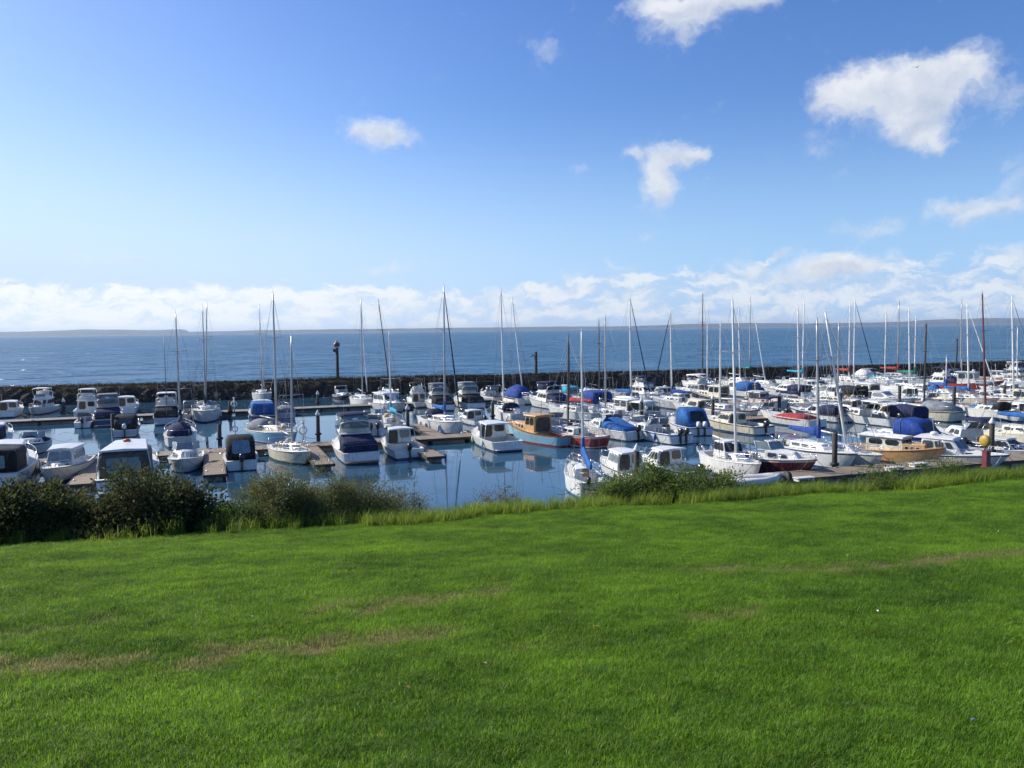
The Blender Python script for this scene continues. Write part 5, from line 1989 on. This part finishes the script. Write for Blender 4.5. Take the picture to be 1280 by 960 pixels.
# ================================================================ the fleet, berth by berth
# kind, photo column, waterline row, length, heading (a = bow away, t = bow towards the lawn, + degrees), options, label
FLEET = [
 # ---- left, outer jetty
 ('sedan', 14, 522, 8.5, 'a', dict(c0=.3, over=.9), 'small white cruiser behind outer jetty, its stern half cut by the left photo edge'),
 ('launch', 53, 519, 9, 't6', dict(hull='offwhite', bim='whitecloth'), 'white launch with flat-topped flybridge left of the lone white-capped pile'),
 ('launch', 111, 521, 9.5, 'a', dict(bim='whitecloth', cab='white'), 'white two-storey launch partly hidden by the big navy launch'),
 ('runabout', 107, 535, 5.2, 'a', dict(ob=1, B=2.0), 'small open white boat moored alone in front of the outer jetty'),
 ('launch', 137, 533, 11, 'a-4', dict(hull='navy_gel', stripe='white', cab='grey_gel', clears='navy', bim='grey', fclear='grey', fend='fender_white'), 'big navy launch with grey flybridge covers at outer jetty'),
 ('sedan', 159, 518, 9.5, 'a', dict(h=1.35), 'plain white cruiser showing to the right of the big navy launch'),
 ('launch', 210, 531, 10, 'a', dict(hull='grey_gel', cab='offwhite', bim='whitecloth', clears='black', k=.8, pole=13.2), 'greyish launch with white top and tall dark signal pole'),  # black canopy stands in for the shade inside the open cockpit
 ('runabout', 239, 524, 5.5, 'a', dict(ob=1, canopy='frame'), 'little white motor boat squeezed beside the two-masted ketch'),
 ('yacht', 263, 529, 11, 't', dict(mx=257, my=383, tx=253, mx2=265, my2=379, mc='alu', cov='navy', dodger='grey', jumble=1, fend='fender_white', ml=.1), 'white ketch with two slim masts and cluttered deck'),
 ('yacht', 322, 503, 9.5, 't', dict(mx=328, my=382, tx=324, mc='alu', furl='whitecloth'), 'white yacht almost hidden behind the blue-canopied launch'),
 ('sedan', 327, 528, 10, 'a', dict(hull='navy_gel', clears='blue', cwin='blue', h=1.5, c0=.42, fend='fender_white'), 'dark-hulled launch with bright blue stern canopy'),
 ('tarp', 356, 523, 7, 'a', dict(cc='grey', h=.7, hull='grey_gel'), 'low boat under a grey cover beside the blue-canopied launch'),
 # ---- left, inner jetty
 ('sedan', -7, 563, 9, 'a', dict(clears='navy'), 'white cruiser barely entering the photo at far left behind a pile'),
 ('sedan', 10, 609, 9.5, 'a', dict(k=1.0, h=1.55, B=3.5, clears='black', cwin='paleglass', roof='white', c0=.34, tc=.34, fend='fender_white'), 'white launch cut by left photo edge, black stern cover with grey window'),
 ('runabout', 40, 571, 6.6, 't', dict(hull='grey_gel', stripe='navy_gel', canopy='flat', cc='navy'), 'grey motor boat with dark navy cockpit cover near the left edge'),
 ('sedan', 83, 606, 8.6, 't4', dict(hull='offwhite', cab='offwhite', h=1.35, rf=.55, glass='paleglass', B=2.9, ob=1), 'off-white hardtop boat facing the lawn with split upright windscreen'),
 ('runabout', 160, 546, 6.4, 'a', dict(hull='grey_gel', canopy='full', cc='black', cz=1.25, ob=1, obc='outboard_white'), 'motor boat with black canopy behind the white hardtop launch'),
 ('sedan', 165, 616, 9.2, 'a', dict(k=1.06, h=1.6, B=3.2, clears='interior', cwin='paleglass', c0=.34, tc=.34, orange=1, stripe='rust', over=2.5, cww=.62), 'white hardtop launch with large grey stern window in brown canvas'),
 ('yacht', 228, 560, 8.6, 'a', dict(mx=226, my=392, tx=219.5, mc='alu', cov='navy', tent='navy', boom=.38), 'white yacht with navy boom cover left of the first wooden pier'),
 ('runabout', 233, 593, 6.6, 't3', dict(ch=.5, B=2.5, ob=1), 'small white cuddy boat pointing its bow at the dark shrubs'),
 ('runabout', 301, 588, 6.2, 'a', dict(B=2.5, canopy='full', cc='black', cz=1.6, pw=1, hull='white'), 'motor boat wholly enclosed by a black canopy with pale rear window'),
 ('yacht', 344, 559, 8.4, 't-24', dict(hull='paleblue_gel', stripe='white', deck='deck_cream', cab='cream', mx=346, my=367, tx=341, jumble=1, tent='grey', mc='alu', boot='white', af='antifoul_red'), 'pale blue yacht with grey cockpit tent and cream bags on deck'),
 ('yacht', 372, 584, 7.2, 't-14', dict(hull='cream', stripe='offwhite', mx=365, my=420, tx=364, mc='alu', af='antifoul_black', boot='green_gel', jumble=1, ml=.02), 'small cream yacht with dark underside, bow towards the shore bushes'),
 ('launch', 441, 580, 10, 'a', dict(clears='navy', bim='navy', fclear='paleglass', B=3.5, cwin='navy'), 'white flybridge launch with large sloping navy stern cover'),
 ('sedan', 499, 574, 7.6, 'a', dict(h=1.45, c0=.5, tc=.46, over=1.3, ob=1, B=2.75, glass='paleglass', obc='outboard_black'), 'white fishing boat with hardtop on side frames and single outboard'),
 ('yacht', 500, 543, 7.4, 'a', dict(mx=489, my=415, cov='cyan', mc='whitemast', jumble=1, ml=.0), 'little white yacht with turquoise boom cover and orange bag'),
 ('runabout', 466, 545, 6.4, 'a8', dict(ob=2, canopy='frame', jumble=1), 'open white motor boat with bare canopy frame beside navy-covered launch'),
 ('yacht', 551, 546, 9.6, 't-6', dict(mx=556, my=357, tx=554.5, cov='blue', furl='navy', mc='alu', dodger='navy', boom=.34, fend='fender_white'), 'white yacht with tallest mast, bright blue boom cover and navy furled sail'),
 ('yacht', 616, 530, 9.6, 'a', dict(mx=630, my=361, tx=626, cov='creamcloth', furl=None, mc='whitemast', dodger='navy'), 'white yacht with cream boom cover and tall pale mast'),
 ('yacht', 652, 507, 8.6, 't', dict(mx=654, my=372, tx=640, mc='whitemast', ml=.1), 'yacht with sharply leaning pale mast behind the blue-tented boat'),
 ('sedan', 615, 565, 8.4, 'a', dict(c0=.46, tc=.5, over=1.7, h=1.35, B=3.1, hull='offwhite', fend='fender_white', rf=.8), 'white boat with roofed open cockpit, stern mirrored in calm water'),
 ('pilot', 671, 560, 9.2, 'a-16', dict(hull='paleblue_gel', stripe='tan', cab='tan', trunk='tan', deck='tan', floor='teak', roof='tan', mc='woodmast', wh=(.40, .58), h=1.45), 'tan wooden cabin boat with pale blue hull'),
 ('yacht', 722, 562, 8.4, 'a-14', dict(hull='red_gel', stripe='white', boot='white', af='antifoul_red', mx=710, my=420, tx=710.5, mc='darkmast', furl=None, ml=.05), 'red-hulled boat with white deck and black mast'),
 ('runabout', 762, 552, 7.8, 'a-12', dict(hull='white', boot='black_gel', canopy='flat', cc='blue', ch=.5, ob=1), 'white cuddy boat with blue cover over its cockpit'),
 ('runabout', 818, 556, 7.6, 'a-8', dict(hull='white', stripe='blue_gel', canopy='frame', ob=2, fend='fender_blue'), 'white motor boat with bare frame and twin black outboards'),
 ('runabout', 857, 545, 6.6, 'a8', dict(hull='white', stripe='blue_gel', canopy='full', cc='blue', cz=1.65, ob=2, obc='outboard_white', B=2.8), 'motor boat with high bright blue canopy and white outboards'),
 ('sedan', 914, 544, 8.8, 'a-8', dict(hull='cream', cab='cream', stripe='rubber', h=.95, c0=.40, tc=.46, over=.2, ob=1), 'cream cabin boat with dark side stripe moored beyond the water gap'),
 ('tarp', 985, 535, 8.4, 'a-8', dict(hull='offwhite', stripe='white', boot='black_gel', cc='red', h=.45, span=(.1, .66)), 'low white boat with dull red deck cover'),
 ('sedan', 1020, 528, 8.4, 'a-6', dict(stripe='navy_gel', clears='navy', h=1.0, rf=1.7, arch=1), 'sporty white cruiser with swept windscreen and navy stern panel'),
 ('runabout', 1083, 533, 7.8, 'a-8', dict(canopy='top', glass='glass', ch=.55, ob=1), 'white hardtop boat with big dark oval side opening'),
 ('sedan', 1115, 533, 8.4, 'a-4', dict(clears='navy', cwin='navy', h=1.45, c0=.42), 'white hardtop launch with square navy rear curtain'),
 ('yacht', 1163, 528, 10.6, 'a-10', dict(hull='cream', boot='black_gel', af='antifoul_black', stripe='rubber', deck='deck_cream', cab='cream', mx=1155, my=405, mc='darkmast', tent='grey', ml=-.1), 'long cream yacht with dark waterline and thin black mast'),
 ('tarp', 1216, 523, 8, 'a-6', dict(cc='blue', h=.7, hull='white', span=(.05, .6)), 'white boat half wrapped in blue tarpaulin left of tall red mast'),
 ('yacht', 1240, 527, 8.6, 'a-4', dict(mx=1232, my=367, tx=1228, mc='redmast', dodger='black', hull='offwhite'), 'off-white yacht with tall dull red mast'),
 ('sedan', 1266, 526, 9, 'a-10', dict(h=1.1, rf=1.6, arch=1, stripe='black_gel'), 'sleek white cruiser with raked arch left of the right photo edge'),
 ('runabout', 474, 532, 5.4, 't', dict(ob=1, hull='offwhite', canopy='flat', cc='grey'), 'small boat with grey cockpit cover just above the white fishing boat'),
 ('sedan', 589, 533, 6.8, 'a-8', dict(h=.95, ob=1, rf=1.2), 'low white cabin boat between tallest-mast yacht and cream boom cover yacht'),
 ('runabout', 690, 542, 6.2, 'a-10', dict(ob=1, hull='offwhite', stripe='black_gel'), 'off-white runabout tucked behind the tan wooden boat'),
 ('runabout', 955, 525, 6.6, 'a-8', dict(ob=1, hull='white', canopy='bimini', cc='navy'), 'white runabout with small navy awning above the dull red deck cover'),
 ('sedan', 1062, 519, 7.6, 'a-10', dict(h=1.0, rf=1.4, hull='cream', ob=1), 'cream cabin boat directly above the big oval side opening'),
 ('runabout', 1192, 517, 6.2, 'a-6', dict(ob=1, hull='white', canopy='frame', stripe='navy_gel'), 'white runabout with bare hoop left of the blue tarpaulin'),
 # ---- second line, beyond the inner jetty
 ('yacht', 700, 529, 9.8, 'a-16', dict(hull='offwhite', cov='red', mx=712, my=432, mc='darkmast', boom=.4, cab='white'), 'off-white yacht with dark red boom cover behind the tan wooden boat'),
 ('pilot', 782, 528, 9.6, 'a-14', dict(hull='blue_gel', stripe='white', boot='white', h=1.35, wh=(.36, .64), awn='whitecloth', af='antifoul_blue'), 'bright blue hulled boat with white wheelhouse'),
 ('yacht', 741, 533, 8.8, 'a-14', dict(mx=757, my=395, mc='alu', hull='white', ml=.12), 'white yacht just left of bright blue hulled boat'),
 ('yacht', 832, 514, 9.2, 'a-12', dict(mx=840, my=390, tx=838, cov='royal', mc='whitemast', furl='navy', hull='grey_gel'), 'yacht with royal blue boom cover behind the twin outboard boat'),
 ('runabout', 812, 531, 6.6, 'a-8', dict(ob=1, obc='outboard_white', canopy='frame', stripe='blue_gel'), 'open white runabout between blue hulled boat and blue canopy boat'),
 ('sedan', 872, 523, 9.2, 'a-10', dict(hull='cream', cab='cream', arch=1, h=1.15, rf=1.0, ob=0), 'cream cruiser with rounded arched cabin window'),
 ('yacht', 924, 526, 10, 'a-12', dict(mx=900, my=405, mc='whitemast', hull='white', stripe='navy_gel', ch=.36, ml=.0), 'long low white yacht with navy sheer stripe'),
 ('pilot', 950, 516, 9.2, 't-10', dict(hull='grey_gel', cab='pink_gel', trunk='pink_gel', roof='offwhite', h=1.4, stripe='offwhite'), 'boat with pale pink wheelhouse beside navy boom cover'),
 ('yacht', 994, 518, 9.8, 't-10', dict(mx=999, my=382, tx=997, cov='navy', hull='grey_gel', cab='cream', deck='deck_cream', mc='whitemast'), 'cream-decked yacht with navy boom cover and white mast'),
 ('yacht', 1052, 514, 9.4, 't-8', dict(mx=1047, my=403, hull='cream', cab='cream', mc='alu', jumble=1, stripe='blue_gel'), 'cream yacht with cluttered deck behind the leaning mast'),
 ('sedan', 1046, 505, 9.6, 'a-6', dict(clears='black', h=1.6, c0=.42), 'tall white launch with black stern curtain among right-hand masts'),
 ('pilot', 1083, 506, 9.4, 'a', dict(cab='white', trunk='white', h=1.7, wh=(.34, .66), stripe='rubber', hull='offwhite', cargo=1), 'boxy white wheelhouse boat with yellow deck gear'),
 ('sedan', 1106, 509, 9.2, 't-8', dict(h=1.0, rf=1.7, glass='paleglass', arch=1), 'swept white cruiser with long pale windscreen behind navy-curtained launch'),
 ('sedan', 1140, 506, 8.4, 'a', dict(cab='whitecloth', over=1.5, c0=.5, h=1.4, hull='cream'), 'cream boat with white-framed roof over its cockpit'),
 ('runabout', 1160, 512, 7.2, 'a-6', dict(hull='maroon_gel', canopy='frame', ob=1), 'maroon motor boat with bare canopy hoop'),
 ('yacht', 1202, 510, 9.4, 't-6', dict(mx=1211, my=380, tx=1209, cov='blue', furl='whitecloth', mc='whitemast', hull='cream'), 'cream yacht with blue boom cover and white furled sail'),
 ('sedan', 1240, 508, 8.6, 't-6', dict(cab='white', h=1.1, rf=1.2), 'white cruiser with rounded foredeck between blue cover and white-capped pile'),
 ('yacht', 1262, 510, 9, 't-4', dict(mx=1267, my=370, tx=1265, mc='whitemast', furl='grey', hull='offwhite', bimini='grey'), 'yacht with bright white mast and grey furled sail nearest the right edge'),
 ('sedan', 1284, 512, 9, 't', dict(hull='cream', cab='cream', h=1.5), 'cream launch cut in half by the right photo edge'),
 # ---- outer jetty, centre and right
 ('runabout', 428, 503, 6.6, 't', dict(hull='black_gel', stripe='white', ob=1, canopy='frame'), 'low black-hulled motor boat alone below the breakwater'),
 ('yacht', 448, 511, 9.2, 't', dict(mx=453, my=373, tx=451, mc='alu', furl='whitecloth', ml=.05), 'white yacht with grey mast left of the big white sedan cruiser'),
 ('sedan', 486, 517, 10.4, 't-8', dict(h=1.5, B=3.7, rf=1.4, c0=.28, glass='glass', fend='fender_white'), 'big white sedan cruiser with broad foredeck by the outer jetty'),
 ('yacht', 490, 502, 9, 't', dict(mx=488, my=375, tx=473, mc='darkmast', ml=.05), 'yacht with dark leaning mast behind the big white sedan cruiser'),
 ('launch', 521, 510, 8.4, 'a', dict(bim='black', clears=None), 'white launch with black canopy left of black-curtained pair'),
 ('launch', 546, 514, 10, 'a', dict(clears='black', bim='grey', fclear='grey'), 'white launch with black stern curtain behind the blue boom cover'),
 ('launch', 583, 512, 10, 'a', dict(clears='black', bim='grey', fclear='paleglass', stripe='grey_gel'), 'white launch with black stern curtain and grey flybridge tent'),
 ('runabout', 614, 503, 7.2, 'a-6', dict(canopy='frame', ob=0, ch=.5, B=2.6), 'white boat with empty canopy frame left of blue tent cover'),
 ('tarp', 643, 506, 8.6, 'a-4', dict(cc='royal', h=1.9, hull='offwhite', span=(.04, .70), p=1.0), 'boat under a tent-shaped royal blue tarpaulin by the breakwater'),
 ('launch', 684, 513, 11, 'a-8', dict(clears='navy', bim='navy', cwin='navy', fclear='navy', hull='white'), 'white launch with long sloping navy canopy from bridge to stern'),
 ('sedan', 706, 499, 8, 'a', dict(clears='cyan', h=1.2), 'small white cruiser peeping out behind the sloping navy canopy'),
 ('sedan', 736, 514, 9.8, 'a', dict(clears='royal', cwin='navy', h=1.75, stripe='navy_gel', c0=.4, tc=.4, B=3.5), 'tall white launch with royal blue stern enclosure'),
 ('yacht', 752, 503, 9.2, 't', dict(mx=749, my=400, mc='darkmast'), 'yacht with short dark mast behind the royal blue enclosure'),
 ('sedan', 770, 509, 9, 'a-8', dict(roof='grey', clears='grey', h=1.2), 'cruiser with rounded grey canopy behind the blue hulled boat'),
 ('yacht', 782, 515, 10, 't-8', dict(mx=789, my=368, tx=787, cov='blue', furl='navy', mc='whitemast', hull='white'), 'white yacht with tall white mast, blue boom cover and slanting navy furled sail'),
 ('launch', 806, 503, 10.4, 't-4', dict(bim='navy', hull='white', cab='white'), 'large white launch with navy bridge awning by the breakwater'),
 ('sedan', 828, 501, 8.4, 'a-6', dict(radar=1, cab='white', h=1.0), 'white cruiser with radar dome right of the navy-awninged launch'),
 ('sedan', 849, 510, 8.2, 'a-6', dict(hull='offwhite', h=1.0, rf=1.4), 'off-white cruiser behind the blue canopy boat'),
 ('launch', 870, 499, 10.6, 'a-10', dict(hull='cream', cab='offwhite', bim='whitecloth'), 'cream trawler launch with rounded white bridge roof'),
 ('pilot', 897, 508, 10.4, 'a-14', dict(hull='black_gel', cab='cream', trunk='cream', h=1.5, stripe='cream', rail2=1), 'dark-hulled boat with cream wheelhouse'),
 ('yacht', 878, 487, 9.2, 't', dict(mx=878, my=368, mc='darkmast'), 'yacht with tall dark mast behind the cream trawler launch'),
 ('yacht', 889, 490, 8.8, 't', dict(mx=884, my=385, mc='whitemast', ml=.0), 'yacht with white mast between the trawler launch and cream wheelhouse'),
 ('sedan', 921, 497, 9.4, 'a-4', dict(clears='blue', cab='white', h=1.5), 'white launch with blue stern curtain right of cream wheelhouse boat'),
 ('yacht', 928, 485, 9, 't', dict(mx=925, my=380, tx=923, mc='whitemast'), 'yacht with white mast rising behind the blue stern curtain'),
 ('yacht', 941, 480, 9, 't', dict(mx=937, my=372, cov='teal', mc='alu', bz=1.6), 'yacht with teal boom cover below the breakwater'),
 ('yacht', 957, 489, 8.8, 't', dict(mx=957, my=405, tx=945, mc='whitemast', ml=.03), 'yacht with leaning white mast left of navy-tented cruiser'),
 ('sedan', 982, 497, 9.4, 'a-12', dict(clears='navy', h=1.0, rf=1.4, stripe='white'), 'white cruiser with navy tent over its cockpit, bow to breakwater'),
 ('yacht', 1006, 486, 9.6, 't-6', dict(mx=1003, my=377, tx=1005, cov='cyan', mc='whitemast', bz=1.5), 'yacht with pale turquoise boom cover by the breakwater'),
 ('sedan', 1022, 492, 9, 't-6', dict(hull='cream', h=1.1), 'cream cruiser right of the pale turquoise boom cover'),
 ('yacht', 1050, 483, 9.4, 't-4', dict(mx=1061, my=380, cov='red', mc='whitemast', bz=1.5, ml=.1), 'yacht with dull red boom cover below the breakwater'),
 ('yacht', 1072, 488, 9.8, 't-10', dict(mx=1067, my=374, furl='navy', mc='whitemast', ml=.05), 'white yacht with slanting navy furled sail among right-hand masts'),
 ('tarp', 1081, 478, 8, 'a', dict(cc='whitecloth', h=1.7, span=(.3, .8)), 'boat under a white dome cover below the breakwater'),
 ('tarp', 1096, 481, 8, 'a-10', dict(cc='cyan', h=.8), 'low boat under turquoise cover beside the white dome'),
 ('yacht', 1112, 484, 9, 't', dict(mx=1106, my=388, mc='whitemast', ml=.05, hull='white', bimini='grey'), 'yacht with white mast and grey cockpit awning at right'),
 ('yacht', 1118, 477, 8.8, 't-20', dict(mx=1122, my=376, mc='alu', cov='red', bz=1.2, fat=1.2), 'yacht with thick maroon boom cover and grey mast'),
 ('yacht', 1134, 494, 9.2, 't', dict(mx=1137, my=385, tx=1136, mc='whitemast', hull='white'), 'white yacht with white mast right of white-framed roof boat'),
 ('yacht', 1150, 484, 9, 't-10', dict(mx=1143, my=395, tx=1145, mc='whitemast', cov='green', bz=1.2, fat=1.15), 'white yacht with dark green boom cover'),
 ('sedan', 1150, 496, 9, 'a-8', dict(h=.9, rf=1.5), 'flat white cruiser just below the dark green boom cover'),
 ('launch', 1175, 486, 9.6, 'a', dict(clears='navy', bim='navy', stripe='navy_gel'), 'white launch with navy curtains left of the red-hulled trawler'),
 ('yacht', 1187, 502, 8, 't', dict(mx=1182, my=447, mc='whitemast', cov='blue', dodger='blue'), 'yacht with very short white mast and blue covers'),
 ('pilot', 1211, 489, 10.4, 't-20', dict(hull='red_gel', stripe='red_gel', cab='white', trunk='white', h=1.9, stub=2.2, wh=(.36, .62), radar=1, boot='white'), 'red-hulled trawler with white wheelhouse'),
 ('yacht', 1203, 479, 9, 't', dict(mx=1201, my=375, tx=1202, mc='alu', cov='navy'), 'yacht with grey mast just behind the red-hulled trawler'),
 ('pilot', 1250, 480, 9.4, 't-12', dict(hull='teak', cab='white', trunk='white', stripe='white', h=1.2), 'brown wooden boat with white wheelhouse'),
 ('sedan', 1258, 496, 8.6, 'a-10', dict(h=1.0, rf=1.3, fend='fender_white'), 'white cruiser below the brown wooden boat'),
 ('yacht', 1276, 486, 8.6, 't', dict(mx=1271, my=410, tx=1272, mc='whitemast', hull='offwhite'), 'yacht with short white mast at far right by the breakwater'),
 ('launch', 1272, 476, 9, 't', dict(bim='whitecloth'), 'white launch at far right below the breakwater'),
 # ---- near jetty on the right
 ('yacht', 724, 624, 6.3, 'a14', dict(B=2.2, mx=729, my=414, tx=727, cov='blue', sag=.35, btip=-.55, bz=1.35, mc='whitemast', longwin=1, stripe='white', boot='paleblue_gel', af='antifoul_blue', ob=1, fb=.95, ml=-.05), 'small white yacht with drooping bright blue sail cover, closest to lawn'),
 ('sedan', 779, 607, 6.6, 'a', dict(h=1.25, c0=.34, tc=.34, glass='paleglass', rf=.5), 'little white cabin boat beside the near white-capped pile'),
 ('sedan', 830, 604, 7.4, 'a-6', dict(h=1.2, c0=.4, ob=1, stripe='blue_gel'), 'white cabin boat half hidden by the leafy green bush'),
 ('yacht', 908, 606, 7.6, 't10', dict(pilot=1, mx=920, my=375, tx=915.5, mc='whitemast', boot='rubber', fb=1.05, nobackstay=1, boom=.46), 'white motor sailer with pilothouse windows above the dinghy'),
 ('runabout', 966, 600, 7.6, 't-8', dict(hull='maroon_gel', stripe='white', ch=.55, wf=1, af='antifoul_black', boot='black_gel', fb=.95, ob=1), 'white-topped motor boat with dark maroon hull, bow to jetty'),
 ('yacht', 1012, 590, 9.2, 't4', dict(mx=1023, my=397, tx=1021, cov='royal', mc='alu', hull='white', fat=1.2, boom=.36, stripe='navy_gel'), 'white yacht with royal blue boom cover at near jetty'),
 ('yacht', 1070, 590, 7.8, 't2', dict(mx=1059, my=390, tx=1032, mc='whitemast', hull='white', stripe='grey_gel'), 'white yacht with far leaning mast beside a near pile'),
 ('pilot', 1116, 583, 7.6, 't-14', dict(hull='tan', stripe='teak', cab='creamcloth', trunk='tan', deck='tan', roof='whitecloth', h=1.0, wh=(.28, .66), stub=.5, boot='black_gel', over=.6), 'varnished tan boat with cream canopy roof'),
 ('runabout', 1126, 563, 6.8, 'a-8', dict(canopy='full', cc='royal', cz=1.6, hull='blue_gel', B=2.7), 'boat with big rounded royal blue canopy behind the varnished boat'),
 ('sedan', 1180, 588, 8.8, 't-18', dict(hull='offwhite', stripe='navy_gel', h=1.25, rf=.9, radar=1, c0=.36, B=2.9), 'white cabin launch with hull toned down for shade and round dome on roof'),  # off-white hull takes the grey of its shaded side into the colour
 ('runabout', 1216, 570, 8.4, 'a8', dict(canopy='bimini', cc='navy', hull='navy_gel', stripe='white', ch=.6, ob=0), 'dark launch with navy awning behind the white cabin launch'),
 ('yacht', 1264, 563, 9, 't-2', dict(hull='cream', cab='cream', cov='blue', mx=1296, my=400, bz=1.25, ch=.55, ml=.1), 'cream yacht with bright blue cover cut by the right edge'),
 ('sedan', 1258, 578, 6.4, 't-8', dict(hull='grey_gel', cab='offwhite', h=.85, rf=1.0, ob=1), 'small grey boat with dark windscreen beside yellow lifebuoy'),
]
for _f in FLEET:
    boat(*_f)
